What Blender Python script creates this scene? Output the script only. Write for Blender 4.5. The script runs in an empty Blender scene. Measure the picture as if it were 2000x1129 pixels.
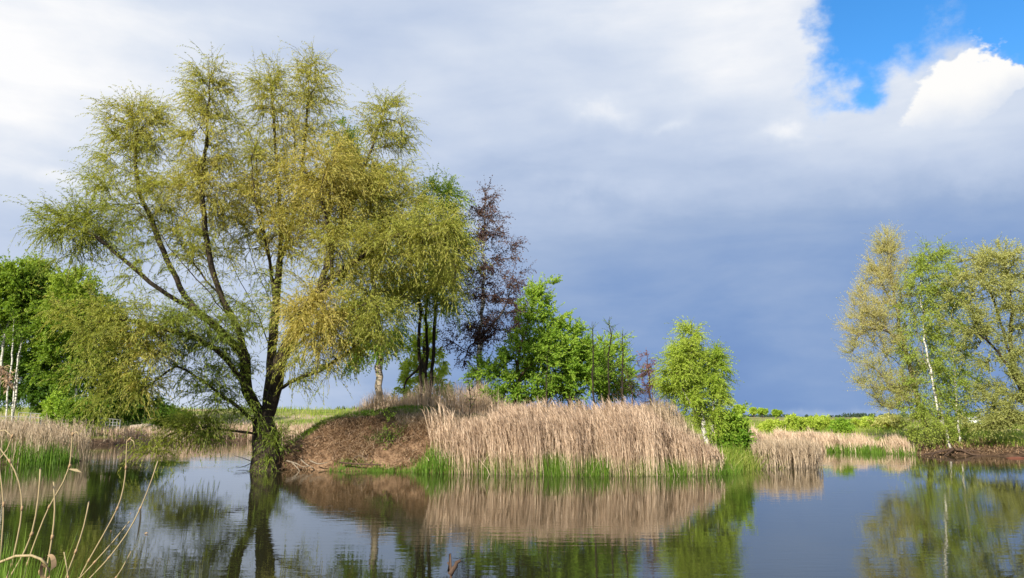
import bpy, math, random
import numpy as np
from mathutils import Vector, noise as mnoise

# ------------------------------------------------------------------ camera, sky, sun, exposure
SC = bpy.context.scene
COL = SC.collection
F, PITCH, CAMZ = 1482.0, math.radians(9.5), 1.8
cd = bpy.data.cameras.new('camera')
cam = bpy.data.objects.new('camera', cd); COL.objects.link(cam)
cam.location = (0, 0, CAMZ)
cam.rotation_euler = (math.radians(90) + PITCH, 0, 0)
cd.sensor_width = 36; cd.lens = 36 * F / 2000
cd.clip_start = 0.05; cd.clip_end = 5000
SC.camera = cam
SC.view_settings.view_transform = 'Standard'
SC.view_settings.look = 'None'
SC.view_settings.exposure = 0.65
SC.view_settings.gamma = 1.0
SC.cycles.max_bounces = 6
SC.cycles.diffuse_bounces = 2
SC.cycles.transmission_bounces = 4
SC.cycles.caustics_reflective = False
SC.cycles.caustics_refractive = False

SUN_AZ, SUN_EL = math.radians(-150), math.radians(28)   # azimuth measured from +Y towards +X
sd = bpy.data.lights.new('sun', 'SUN'); sun = bpy.data.objects.new('sun', sd); COL.objects.link(sun)
sd.energy = 5.0; sd.angle = math.radians(0.6); sd.color = (1.0, 0.93, 0.80)
S_DIR = Vector((math.sin(SUN_AZ) * math.cos(SUN_EL), math.cos(SUN_AZ) * math.cos(SUN_EL), math.sin(SUN_EL)))
sun.rotation_euler = S_DIR.to_track_quat('Z', 'Y').to_euler()


def ray(px, py):
    u = (px - 1000) / F; v = (564.5 - py) / F
    return np.array([u, math.cos(PITCH) - v * math.sin(PITCH), math.sin(PITCH) + v * math.cos(PITCH)])


def P(px, py, d):
    """world point seen at photo pixel (px, py) standing d metres ahead"""
    r = ray(px, py)
    return np.array([0, 0, CAMZ]) + r * (d / r[1])


def azel(px, py):
    r = ray(px, py); r = r / np.linalg.norm(r)
    return math.atan2(r[0], r[1]), math.asin(r[2])


def lin(r, g, b):
    f = lambda c: (c / 255 / 12.92) if c / 255 <= 0.04045 else ((c / 255 + 0.055) / 1.055) ** 2.4
    return (f(r), f(g), f(b), 1)


class NT:
    def __init__(s, tree): s.t = tree; s.n = tree.nodes; s.l = tree.links
    def put(s, sock, v):
        if hasattr(v, 'is_output'): s.l.new(v, sock)
        else: sock.default_value = v
    def node(s, typ, **kw):
        x = s.n.new(typ)
        for k, v in kw.items(): setattr(x, k, v)
        return x
    def m(s, op, a, b=0.0, c=0.0, clamp=False):
        x = s.node('ShaderNodeMath', operation=op, use_clamp=clamp)
        s.put(x.inputs[0], a); s.put(x.inputs[1], b); s.put(x.inputs[2], c)
        return x.outputs[0]
    def sstep(s, v, a, b, lo=0.0, hi=1.0):
        x = s.node('ShaderNodeMapRange', interpolation_type='SMOOTHSTEP')
        s.put(x.inputs[0], v)
        for i, q in enumerate((a, b, lo, hi)): s.put(x.inputs[i + 1], q)
        return x.outputs[0]
    def noise(s, vec, scale, detail=4, rough=0.5, lac=2.0, dist=0.0):
        x = s.node('ShaderNodeTexNoise')
        if vec is not None: s.l.new(vec, x.inputs['Vector'])
        x.inputs['Scale'].default_value = scale; x.inputs['Detail'].default_value = detail
        x.inputs['Roughness'].default_value = rough; x.inputs['Lacunarity'].default_value = lac
        x.inputs['Distortion'].default_value = dist
        return x.outputs['Fac']
    def vec(s, a, b, c):
        x = s.node('ShaderNodeCombineXYZ')
        for i, q in enumerate((a, b, c)): s.put(x.inputs[i], q)
        return x.outputs[0]
    def mix(s, f, a, b, blend='MIX'):
        x = s.node('ShaderNodeMix', data_type='RGBA', blend_type=blend)
        s.put(x.inputs['Factor'], f); s.put(x.inputs[6], a); s.put(x.inputs[7], b)
        return x.outputs[2]
    def ramp(s, f, stops, interp='LINEAR'):
        x = s.node('ShaderNodeValToRGB'); cr = x.color_ramp; cr.interpolation = interp
        while len(cr.elements) < len(stops): cr.elements.new(0.5)
        for e, (p, c) in zip(cr.elements, stops): e.position = p; e.color = c
        s.put(x.inputs[0], f)
        return x.outputs[0]


def build_sky():
    w = bpy.data.worlds.new('World'); SC.world = w; w.use_nodes = True
    t = NT(w.node_tree); t.n.clear()
    tc = t.node('ShaderNodeTexCoord'); sp = t.node('ShaderNodeSeparateXYZ')
    t.l.new(tc.outputs['Generated'], sp.inputs[0])
    x, y, z = sp.outputs
    az0 = t.m('ARCTAN2', x, y); el0 = t.m('ARCSINE', z)
    tc2 = t.vec(x, y, t.m('MULTIPLY', z, 1.6))
    wa = t.noise(tc2, 5.0, 6, 0.6); we = t.noise(t.vec(z, x, y), 6.0, 6, 0.6)
    az = t.m('ADD', az0, t.m('MULTIPLY', t.m('SUBTRACT', wa, .5), .16)); el = t.m('ADD', el0, t.m('MULTIPLY', t.m('SUBTRACT', we, .5), .10))
    v1 = t.vec(x, y, t.m('MULTIPLY', z, 2.6))
    v2 = t.vec(x, y, t.m('MULTIPLY', z, 1.25))
    n1 = t.noise(v1, 2.6, 7, 0.52)
    n2 = t.noise(v1, 6.5, 6, 0.5)
    n3 = t.noise(v2, 9.0, 9, 0.58)
    n4 = t.noise(v2, 26.0, 8, 0.6)
    def c(n, k): return t.m('MULTIPLY', t.m('SUBTRACT', n, 0.5), k)
    def blob(px, py, rx, ry, wob=0.0, nn=None):
        """gaussian in azimuth/elevation around a direction of the sky"""
        a0, e0 = azel(px, py)
        da = t.m('DIVIDE', t.m('SUBTRACT', az, a0), rx / F); de = t.m('DIVIDE', t.m('SUBTRACT', el, e0), ry / F)
        q = t.m('ADD', t.m('MULTIPLY', da, da), t.m('MULTIPLY', de, de))
        return t.m('EXPONENT', t.m('MULTIPLY', q, -1.0))
    elc = t.m('MINIMUM', t.m('MAXIMUM', el0, 0.0), 0.62)
    # cloud deck brightness: darker rain cloud low ahead and to the right, thinner and brighter towards the left and overhead
    s = t.m('MULTIPLY_ADD', elc, 1.12, 0.12)
    left = t.sstep(az, math.radians(7), math.radians(-26))
    s = t.m('ADD', s, t.m('MULTIPLY', left, t.m('MULTIPLY_ADD', elc, -0.92, 0.50)))
    s = t.m('ADD', s, t.m('MULTIPLY', blob(-10, 60, 270, 200), 0.30))
    s = t.m('ADD', s, t.m('MULTIPLY', blob(1420, 60, 300, 150), 0.26))
    s = t.m('ADD', s, t.m('MULTIPLY', blob(1850, 250, 280, 120), 0.30))
    s = t.m('ADD', s, t.m('MULTIPLY', blob(1900, 420, 300, 60), -0.10))
    s = t.m('ADD', s, t.m('MULTIPLY', blob(900, 240, 420, 130), 0.10))
    s = t.m('ADD', s, t.m('MULTIPLY', blob(700, 120, 120, 90), -0.08))
    s = t.m('ADD', s, t.m('MULTIPLY', blob(1600, 812, 600, 10), 0.22))
    n5 = t.noise(t.vec(x, y, t.m('MULTIPLY', z, 4.2)), 3.4, 7, 0.56, dist=0.5)
    s = t.m('ADD', s, c(n5, 0.30))
    s = t.m('ADD', s, c(n1, 0.42)); s = t.m('ADD', s, c(n2, 0.30)); s = t.m('ADD', s, c(n3, 0.07))
    for (px, py, rx, ry, k) in ((1190, 215, 60, 22, .17), (1312, 233, 45, 12, .13), (1545, 263, 35, 16, .14), (1150, 375, 130, 22, .10), (100, 340, 80, 12, .10), (1410, 215, 150, 120, .05)):
        s = t.m('ADD', s, t.m('MULTIPLY', t.m('MULTIPLY', blob(px, py, rx, ry), t.m('MULTIPLY_ADD', n3, 1.6, 0.2)), k))
    cloud = t.ramp(s, [(0.0, lin(100, 135, 194)), (.22, lin(131, 160, 206)), (.42, lin(160, 181, 215)), (.62, lin(194, 208, 232)),
                       (.80, lin(218, 227, 242)), (1.0, lin(254, 254, 255))])
    # gaps of clear sky
    g = t.m('ADD', t.m('ADD', blob(1815, -50, 265, 150), t.m('MULTIPLY', blob(1650, 70, 90, 75), .5)), t.m('MULTIPLY', blob(1700, 172, 40, 40), .55))
    g = t.m('ADD', g, t.m('MULTIPLY', blob(1995, 110, 60, 60), .65))
    g = t.m('SUBTRACT', g, t.m('MULTIPLY', blob(1490, 45, 70, 110), 0.5))
    other = t.m('MULTIPLY', t.sstep(el, math.radians(33), math.radians(48)), t.sstep(n1, 0.47, 0.60))
    g = t.m('MAXIMUM', g, other)
    g = t.m('ADD', g, t.m('ADD', c(n3, 1.25), c(n4, 0.7)))
    # sunlit cumulus head in front of the gap
    cu = t.m('ADD', blob(1884, 138, 48, 52), t.m('MULTIPLY', blob(1852, 195, 84, 48), .95))
    cu = t.m('ADD', cu, t.m('MULTIPLY', blob(1968, 165, 22, 22), .75))
    cu = t.m('ADD', cu, t.m('ADD', c(n3, 0.9), c(n4, 0.8)))
    cum = t.sstep(cu, 0.42, 0.60)
    gap = t.m('MULTIPLY', t.sstep(g, 0.30, 0.86), t.m('SUBTRACT', 1.0, cum))
    head = t.m('MULTIPLY', cum, t.sstep(el, azel(1870, 250)[1], azel(1870, 150)[1]))
    cloud = t.mix(head, cloud, lin(255, 254, 252))
    k10 = t.mix(1.0, cloud, (4.25, 4.25, 4.25, 1), 'MULTIPLY')
    sky = t.node('ShaderNodeTexSky', sky_type='NISHITA', sun_disc=False)
    sky.sun_elevation = SUN_EL; sky.sun_rotation = SUN_AZ
    sky.air_density = 1.0; sky.dust_density = 0.0; sky.ozone_density = 4.0
    hs = t.node('ShaderNodeHueSaturation'); hs.inputs['Saturation'].default_value = 1.25; hs.inputs['Value'].default_value = 0.92; t.l.new(sky.outputs[0], hs.inputs['Color'])
    out = t.mix(gap, k10, hs.outputs[0])
    bg = t.node('ShaderNodeBackground'); bg.inputs['Strength'].default_value = 0.15
    t.l.new(out, bg.inputs['Color'])
    wo = t.node('ShaderNodeOutputWorld'); t.l.new(bg.outputs[0], wo.inputs['Surface'])


build_sky()

# ------------------------------------------------------------------ mesh and tag helpers
def tag(o, label=None, cat=None, group=None, kind=None):
    for k, v in (('label', label), ('category', cat), ('group', group), ('kind', kind)):
        if v: o[k] = v
    return o


def empty(name, loc=(0, 0, 0)):
    o = bpy.data.objects.new(name, None); COL.objects.link(o); o.location = tuple(loc); o.empty_display_size = 0.3
    return o


def mk(name, V, Q=None, T=None, mat=None, v=None, parent=None, smooth=False):
    """mesh object from numpy arrays: quads Q, triangles T, one value per face v; world-space verts made local to parent"""
    V = np.asarray(V, dtype=np.float32)
    if parent is not None:
        V = V - np.array(parent.location, dtype=np.float32)
    Q = np.zeros((0, 4), int) if Q is None else np.asarray(Q, dtype=np.int32).reshape(-1, 4)
    T = np.zeros((0, 3), int) if T is None else np.asarray(T, dtype=np.int32).reshape(-1, 3)
    me = bpy.data.meshes.new(name)
    me.vertices.add(len(V)); me.vertices.foreach_set('co', V.ravel())
    idx = np.concatenate([Q.ravel(), T.ravel()]).astype(np.int32)
    tot = np.concatenate([np.full(len(Q), 4), np.full(len(T), 3)]).astype(np.int32)
    st = np.concatenate([[0], np.cumsum(tot)[:-1]]).astype(np.int32)
    me.loops.add(len(idx)); me.loops.foreach_set('vertex_index', idx)
    me.polygons.add(len(tot)); me.polygons.foreach_set('loop_start', st)
    if smooth: me.polygons.foreach_set('use_smooth', np.ones(len(tot), bool))
    if v is not None:
        a = me.attributes.new('v', 'FLOAT', 'FACE'); a.data.foreach_set('value', np.asarray(v, dtype=np.float32))
    me.update(calc_edges=True)
    if mat is not None: me.materials.append(mat)
    o = bpy.data.objects.new(name, me); COL.objects.link(o)
    if parent is not None: o.parent = parent
    return o


def unit(a):
    return a / np.maximum(np.linalg.norm(a, axis=-1, keepdims=True), 1e-9)


def fbm(x, y, sc, seed=0.0, oc=4):
    x = np.atleast_1d(x); y = np.atleast_1d(y)
    return np.array([mnoise.fractal(Vector((a * sc + seed, b * sc - seed, seed * 1.7)), 1.0, 2.0, oc) for a, b in zip(x.ravel(), y.ravel())]).reshape(x.shape)


# ------------------------------------------------------------------ materials
def newmat(name):
    m = bpy.data.materials.new(name); m.use_nodes = True; m.node_tree.nodes.clear()
    return m, NT(m.node_tree)


def finish(t, sh):
    o = t.node('ShaderNodeOutputMaterial'); t.l.new(sh, o.inputs['Surface'])


def attr(t):
    a = t.node('ShaderNodeAttribute'); a.attribute_name = 'v'
    return a.outputs['Fac']


def leafmat(name, stops, trans=0.5, gloss=0.012):
    m, t = newmat(name)
    c = t.ramp(attr(t), stops)
    d = t.node('ShaderNodeBsdfDiffuse'); t.l.new(c, d.inputs[0])
    tr = t.node('ShaderNodeBsdfTranslucent')
    t.l.new(t.mix(1.0, c, (1.15, 1.12, 0.6, 1), 'MULTIPLY'), tr.inputs[0])
    mx = t.node('ShaderNodeMixShader'); mx.inputs[0].default_value = trans
    t.l.new(d.outputs[0], mx.inputs[1]); t.l.new(tr.outputs[0], mx.inputs[2])
    g = t.node('ShaderNodeBsdfGlossy'); g.inputs['Roughness'].default_value = 0.6
    g.inputs[0].default_value = (0.8, 0.85, 0.8, 1)
    m2 = t.node('ShaderNodeMixShader'); m2.inputs[0].default_value = gloss
    t.l.new(mx.outputs[0], m2.inputs[1]); t.l.new(g.outputs[0], m2.inputs[2])
    finish(t, m2.outputs[0])
    return m


def leaf3(name, a, b, c, **kw):
    return leafmat(name, [(0.0, a + (1,)), (0.5, b + (1,)), (1.0, c + (1,))], **kw)


def prin(t, col, rough=0.8, spec=0.3, bump=None, bs=0.4, bd=0.02):
    p = t.node('ShaderNodeBsdfPrincipled')
    t.put(p.inputs['Base Color'], col); t.put(p.inputs['Roughness'], rough); t.put(p.inputs['Specular IOR Level'], spec)
    if bump is not None:
        b = t.node('ShaderNodeBump'); b.inputs['Strength'].default_value = bs; b.inputs['Distance'].default_value = bd
        t.l.new(bump, b.inputs['Height']); t.l.new(b.outputs[0], p.inputs['Normal'])
    return p.outputs[0]


def barkmat(name, dark, light, sc=18):
    m, t = newmat(name)
    tc = t.node('ShaderNodeTexCoord'); mp = t.node('ShaderNodeMapping'); mp.inputs['Scale'].default_value = (1, 1, 0.22)
    t.l.new(tc.outputs['Object'], mp.inputs[0])
    n = t.noise(mp.outputs[0], sc, 6, 0.62)
    c = t.ramp(n, [(0.3, dark + (1,)), (0.72, light + (1,))])
    finish(t, prin(t, c, 0.9, 0.2, n, 0.8, 0.03))
    return m


def birchmat(name, white=(0.60, 0.57, 0.51), twig=(0.09, 0.06, 0.04)):
    """white bark with dark lenticel bands on the stems, brown on the twigs (v = radius in metres)"""
    m, t = newmat(name)
    tc = t.node('ShaderNodeTexCoord'); mp = t.node('ShaderNodeMapping'); mp.inputs['Scale'].default_value = (1, 1, 3.5)
    t.l.new(tc.outputs['Object'], mp.inputs[0])
    n = t.noise(mp.outputs[0], 3.2, 5, 0.65); n2 = t.noise(tc.outputs['Object'], 1.1, 3, 0.5)
    f = t.sstep(t.m('ADD', n, t.m('MULTIPLY', t.m('SUBTRACT', n2, .5), .5)), 0.50, 0.60)
    c = t.mix(f, white + (1,), (0.05, 0.045, 0.04, 1))
    c = t.mix(t.sstep(attr(t), 0.015, 0.035), twig + (1,), c)
    finish(t, prin(t, c, 0.75, 0.3, n, 0.4, 0.02))
    return m


def plain(name, col, rough=0.7, var=0.25, sc=6.0, spec=0.3):
    m, t = newmat(name)
    tc = t.node('ShaderNodeTexCoord'); n = t.noise(tc.outputs['Object'], sc, 5, 0.6)
    c = t.mix(n, tuple(x * (1 - var) for x in col) + (1,), tuple(min(1, x * (1 + var)) for x in col) + (1,))
    finish(t, prin(t, c, rough, spec, n, 0.3, 0.01))
    return m


MB = {
    'willow_bark': barkmat('willow_bark', (0.016, 0.012, 0.008), (0.085, 0.066, 0.046)),
    'dark_bark': barkmat('dark_bark', (0.012, 0.009, 0.007), (0.055, 0.042, 0.032)),
    'brown_bark': barkmat('brown_bark', (0.04, 0.024, 0.016), (0.13, 0.085, 0.06)),
    'pale_bark': barkmat('pale_bark', (0.13, 0.10, 0.07), (0.36, 0.30, 0.23)),
    'birch_bark': birchmat('birch_bark'),
    'tan_birch_bark': birchmat('tan_birch_bark', (0.40, 0.33, 0.25), (0.13, 0.09, 0.06)),
}
ML = {
    'willow': leaf3('willow_leaf', (0.19, 0.28, 0.04), (0.42, 0.44, 0.085), (0.66, 0.54, 0.16)),
    'lime': leaf3('lime_leaf', (0.22, 0.35, 0.035), (0.38, 0.52, 0.06), (0.54, 0.63, 0.11)),
    'green': leaf3('green_leaf', (0.14, 0.29, 0.026), (0.29, 0.46, 0.05), (0.46, 0.6, 0.09)),
    'olive': leaf3('olive_leaf', (.22, .35, .045), (.38, .48, .08), (.54, .57, .14)),
    'forest': leaf3('forest_leaf', (0.11, 0.21, 0.022), (0.21, 0.33, 0.034), (0.36, 0.46, 0.06)),
    'deep': leaf3('deep_leaf', (0.06, 0.14, 0.018), (0.13, 0.24, 0.026), (0.24, 0.36, 0.045)),
    'purple': leaf3('purple_leaf', (0.0562, 0.0275, 0.0325), (0.125, 0.0688, 0.0625), (0.2, 0.138, 0.0875), trans=0.25),
    'pink': leaf3('pink_leaf', (0.2, 0.0875, 0.0875), (0.35, 0.163, 0.15), (0.425, 0.25, 0.2)),
    'tan': leaf3('tan_leaf', (0.42, 0.46, 0.13), (0.56, 0.55, 0.2), (0.66, 0.58, 0.27)),
    'sage': leaf3('sage_leaf', (0.29, 0.34, 0.09), (0.46, 0.48, 0.16), (0.62, 0.59, 0.24)),
    'straw': leaf3('straw', (0.31, 0.215, 0.15), (0.6, 0.44, 0.315), (0.82, 0.65, 0.49), trans=0.2, gloss=0.02),
    'greystraw': leaf3('grey_straw', (0.33, 0.25, 0.17), (0.5, 0.39, 0.28), (0.66, 0.53, 0.39), trans=0.2, gloss=0.02),
    'thatch': leaf3('thatch', (0.14, 0.085, 0.048), (0.36, 0.23, 0.135), (0.58, 0.42, 0.27), trans=0.1, gloss=0.02),
    'shoot': leaf3('green_shoot', (0.075, 0.163, 0.0175), (0.163, 0.312, 0.03), (0.325, 0.45, 0.075), gloss=0.02),
    'meadow': leaf3('meadow_blade', (0.15, 0.25, 0.025), (0.3, 0.413, 0.05), (0.525, 0.5, 0.163), gloss=0.02),
}

# ------------------------------------------------------------------ land and water
POND = np.array([(-34, 1.35), (-6, 1.5), (0, 1.7), (8, 1.5), (48, 1.3), (48, 20), (34, 31), (25.5, 33.0), (22.5, 35.0), (19.5, 36.5), (17, 39.5), (14.5, 43), (9, 47), (-3, 52),
                 (-13, 56), (-20, 57), (-23, 53), (-26, 50), (-28, 47), (-24.5, 40), (-18.6, 33), (-17.2, 31.2), (-17.8, 29.9), (-21, 28.8), (-30, 26), (-36, 15)])
ISLE = np.array([(-8.75, 26.8), (-8.2, 26.5), (-6.8, 26.2), (-5.2, 25.9), (-4, 25.6), (-2.4, 25.2), (1.6, 24.4), (4.9, 24.4), (6.8, 25.1), (8.2, 27.0), (9.2, 29.5), (9.6, 33), (8, 37), (3, 40), (-3, 38), (-7, 34), (-8.5, 30.5), (-8.95, 28.3)])


def sdf(poly, X, Y):
    """distance to a closed outline, positive inside"""
    X = np.asarray(X, float); Y = np.asarray(Y, float)
    d = np.full(X.shape, 1e9); ins = np.zeros(X.shape, bool)
    for (x0, y0), (x1, y1) in zip(poly, np.roll(poly, -1, 0)):
        ex, ey = x1 - x0, y1 - y0
        tt = np.clip(((X - x0) * ex + (Y - y0) * ey) / (ex * ex + ey * ey), 0, 1)
        d = np.minimum(d, np.hypot(X - x0 - tt * ex, Y - y0 - tt * ey))
        c = ((y0 > Y) != (y1 > Y)) & (X < ex * (Y - y0) / (ey + 1e-12) + x0)
        ins ^= c
    return np.where(ins, d, -d)


def ss(a, b, x):
    t = np.clip((x - a) / (b - a), 0, 1)
    return t * t * (3 - 2 * t)


def land_h(X, Y):
    d = -sdf(POND, X, Y)                                   # positive on land
    n = np.sin(X * .9 + 1.3 * np.sin(Y * .5)) * .5 + np.sin(Y * 1.1 + X * .35) * .5
    d = d + 0.35 * n
    h = np.where(d > 0, 0.75 * (1 - np.exp(-np.maximum(d, 0) / 1.6)), np.maximum(-1.2, d * 0.35))
    near = ss(8, 3, Y)
    h = np.where(d > 0, h * (1 - .65 * near), h)
    right = ss(12, 22, X)
    h = h + np.where(d > 0, 1, 0) * (1 - right) * 1.75 * ss(58, 84, Y)
    h = h + right * np.where(d > 0, 1, 0) * 0.12 * ss(1.0, 5, d) * ss(30, 40, Y)
    h = h + 1.05 * np.exp(-(((X - 26) / 8.0) ** 2 + ((Y - 92) / 14) ** 2))     # grassy knoll
    h = h + 0.35 * ss(20, 60, d) * np.sin(X * .045 + 1) * np.cos(Y * .03) * ss(500, 120, Y)
    return h + 0.05 * n * (d > 0.5)


def isle_h(X, Y):
    d = sdf(ISLE, X, Y) + 0.18 * (np.sin(X * 2.1 + Y) + np.sin(Y * 2.7 - X * 1.3)) * .6
    top = 1.74 + 0.36 * np.exp(-((X + 4.2) / 3.2) ** 2) - 0.75 * ss(0, 7, X) - 0.3 * ss(32, 38, Y)
    wdt = 1.45 + 1.6 * ss(-3.0, 2.0, X)
    h = top * (1 - np.exp(-(np.maximum(d, 0) / wdt) ** 1.25))
    return np.where(d > 0, h + 0.10 * ss(0, .4, d), np.maximum(-1.0, d * 1.2))


def ground_z(X, Y):
    X = np.asarray(X, float); Y = np.asarray(Y, float)
    return np.where(sdf(ISLE, X, Y) > -0.3, isle_h(X, Y), land_h(X, Y))


def grid(xs, ys, hf):
    X, Y = np.meshgrid(xs, ys); Z = hf(X, Y)
    V = np.stack([X, Y, Z], -1).reshape(-1, 3)
    a = np.arange(len(xs) * len(ys)).reshape(len(ys), len(xs))
    return V, np.stack([a[:-1, :-1], a[:-1, 1:], a[1:, 1:], a[1:, :-1]], -1).reshape(-1, 4)


def ground_mat():
    m, t = newmat('meadow_ground')
    g = t.node('ShaderNodeNewGeometry'); p = g.outputs['Position']
    n = t.noise(p, 0.35, 6, 0.6); n2 = t.noise(p, 3.0, 6, 0.65); n3 = t.noise(p, 0.09, 3, 0.5)
    c = t.ramp(t.m('ADD', t.m('MULTIPLY', n, .6), t.m('MULTIPLY', n2, .4)), [(0.3, (0.07, 0.11, 0.02, 1)), (0.5, (0.17, 0.20, 0.04, 1)), (0.72, (0.33, 0.27, 0.12, 1))])
    c = t.mix(t.sstep(n3, 0.52, 0.62), c, t.ramp(n2, [(0.3, (0.30, 0.22, 0.13, 1)), (0.7, (0.48, 0.38, 0.25, 1))]))
    s = t.node('ShaderNodeSeparateXYZ'); t.l.new(p, s.inputs[0])
    mud = t.ramp(n2, [(0.35, (0.035, 0.022, 0.014, 1)), (0.7, (0.15, 0.095, 0.06, 1))])
    c = t.mix(t.sstep(t.m('ADD', s.outputs[2], t.m('MULTIPLY', t.m('SUBTRACT', n, .5), .5)), t.m('MULTIPLY_ADD', t.sstep(s.outputs[0], 18.5, 20.0), 0.42, 0.55), 0.30), c, mud)
    finish(t, prin(t, c, 0.95, 0.1, n2, 0.8, 0.1))
    return m


def isle_mat():
    m, t = newmat('island_soil')
    g = t.node('ShaderNodeNewGeometry'); p = g.outputs['Position']
    n = t.noise(p, 1.1, 7, 0.62); n2 = t.noise(p, 9.0, 6, 0.7); n3 = t.noise(p, 2.6, 5, 0.6, dist=0.6)
    soil = t.ramp(t.m('ADD', t.m('MULTIPLY', n2, .55), t.m('MULTIPLY', n3, .45)),
                  [(0.36, (0.05, 0.028, 0.017, 1)), (0.5, (0.22, 0.135, 0.08, 1)), (0.64, (0.44, 0.29, 0.18, 1))])
    turf = t.ramp(n2, [(0.3, (0.035, 0.05, 0.014, 1)), (0.7, (0.15, 0.14, 0.05, 1))])
    s = t.node('ShaderNodeSeparateXYZ'); t.l.new(p, s.inputs[0])
    c = t.mix(t.sstep(t.m('ADD', s.outputs[2], t.m('MULTIPLY', t.m('SUBTRACT', n, .5), 1.1)), 1.55, 1.95), soil, turf)
    finish(t, prin(t, c, 0.95, 0.1, n2, 1.0, 0.12))
    return m


def water_mat():
    m, t = newmat('pond_water')
    g = t.node('ShaderNodeNewGeometry'); p = g.outputs['Position']
    def scaled(a, b):
        mp = t.node('ShaderNodeMapping'); mp.inputs['Scale'].default_value = (a, b, 1); t.l.new(p, mp.inputs[0]); return mp.outputs[0]
    big = t.noise(scaled(.12, .30), 1.0, 2, 0.5)
    r1 = t.noise(scaled(1.0, 3.2), 1.6, 3, 0.5)
    r2 = t.noise(scaled(1.0, 2.2), 7.0, 2, 0.5)
    amp = t.sstep(big, 0.35, 0.7, 0.35, 1.25)
    h = t.m('MULTIPLY', t.m('ADD', r1, t.m('MULTIPLY', r2, 0.10)), amp)
    pr = t.node('ShaderNodeBsdfPrincipled')
    pr.inputs['Base Color'].default_value = (0.022, 0.022, 0.009, 1)
    pr.inputs['Roughness'].default_value = 0.012; pr.inputs['IOR'].default_value = 1.7
    b = t.node('ShaderNodeBump'); b.inputs['Strength'].default_value = 0.5; b.inputs['Distance'].default_value = 0.0065
    t.l.new(h, b.inputs['Height']); t.l.new(b.outputs[0], pr.inputs['Normal'])
    finish(t, pr.outputs[0])
    return m


u = np.linspace(-1, 1, 190); xs = 60 * u + 640 * u ** 7
w = np.linspace(0, 1, 215); ys = -25 + 130 * w + 1000 * w ** 6
V, Q = grid(xs, ys, land_h)
tag(mk('ground', V, Q, mat=ground_mat(), smooth=True), kind='structure')
V, Q = grid(np.arange(-11.5, 11.6, .13), np.concatenate([np.arange(23, 29.5, .085), np.arange(29.5, 42, .25)]), isle_h)
for i in range(len(V)):
    if V[i, 2] > -.3:
        q = Vector(V[i])
        V[i, 2] += 0.17 * mnoise.fractal(q * 0.95, 1.0, 2.0, 4) * min(1, max(0, V[i, 2] + .1)) - 0.10 * abs(mnoise.fractal(q * 2.1 + Vector((9, 3, 1)), 0.9, 2.0, 4)) + 0.085 * mnoise.fractal(q * 3.2, 0.8, 2.0, 4) * (1 if V[i, 1] < 29 else .3)
tag(mk('island', V, Q, mat=isle_mat(), smooth=True), kind='structure')
tag(mk('water', [(-120, -30, 0), (120, -30, 0), (120, 75, 0), (-120, 75, 0)], [(0, 1, 2, 3)], mat=water_mat()), kind='structure')


# ------------------------------------------------------------------ plant machinery
def spline(pts, step):
    pts = np.asarray(pts, float); n = len(pts)
    if n == 2: pts = np.vstack([pts[0], pts.mean(0), pts[1]]); n = 3
    e = np.vstack([2 * pts[0] - pts[1], pts, 2 * pts[-1] - pts[-2]])
    out = [pts[0]]
    for i in range(1, n):
        p0, p1, p2, p3 = e[i - 1], e[i], e[i + 1], e[i + 2]
        k = max(1, int(round(np.linalg.norm(p2 - p1) / step)))
        for j in range(1, k + 1):
            s = j / k
            out.append(.5 * ((2 * p1) + (-p0 + p2) * s + (2 * p0 - 5 * p1 + 4 * p2 - p3) * s * s + (-p0 + 3 * p1 - 3 * p2 + p3) * s ** 3))
    return np.array(out)


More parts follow.
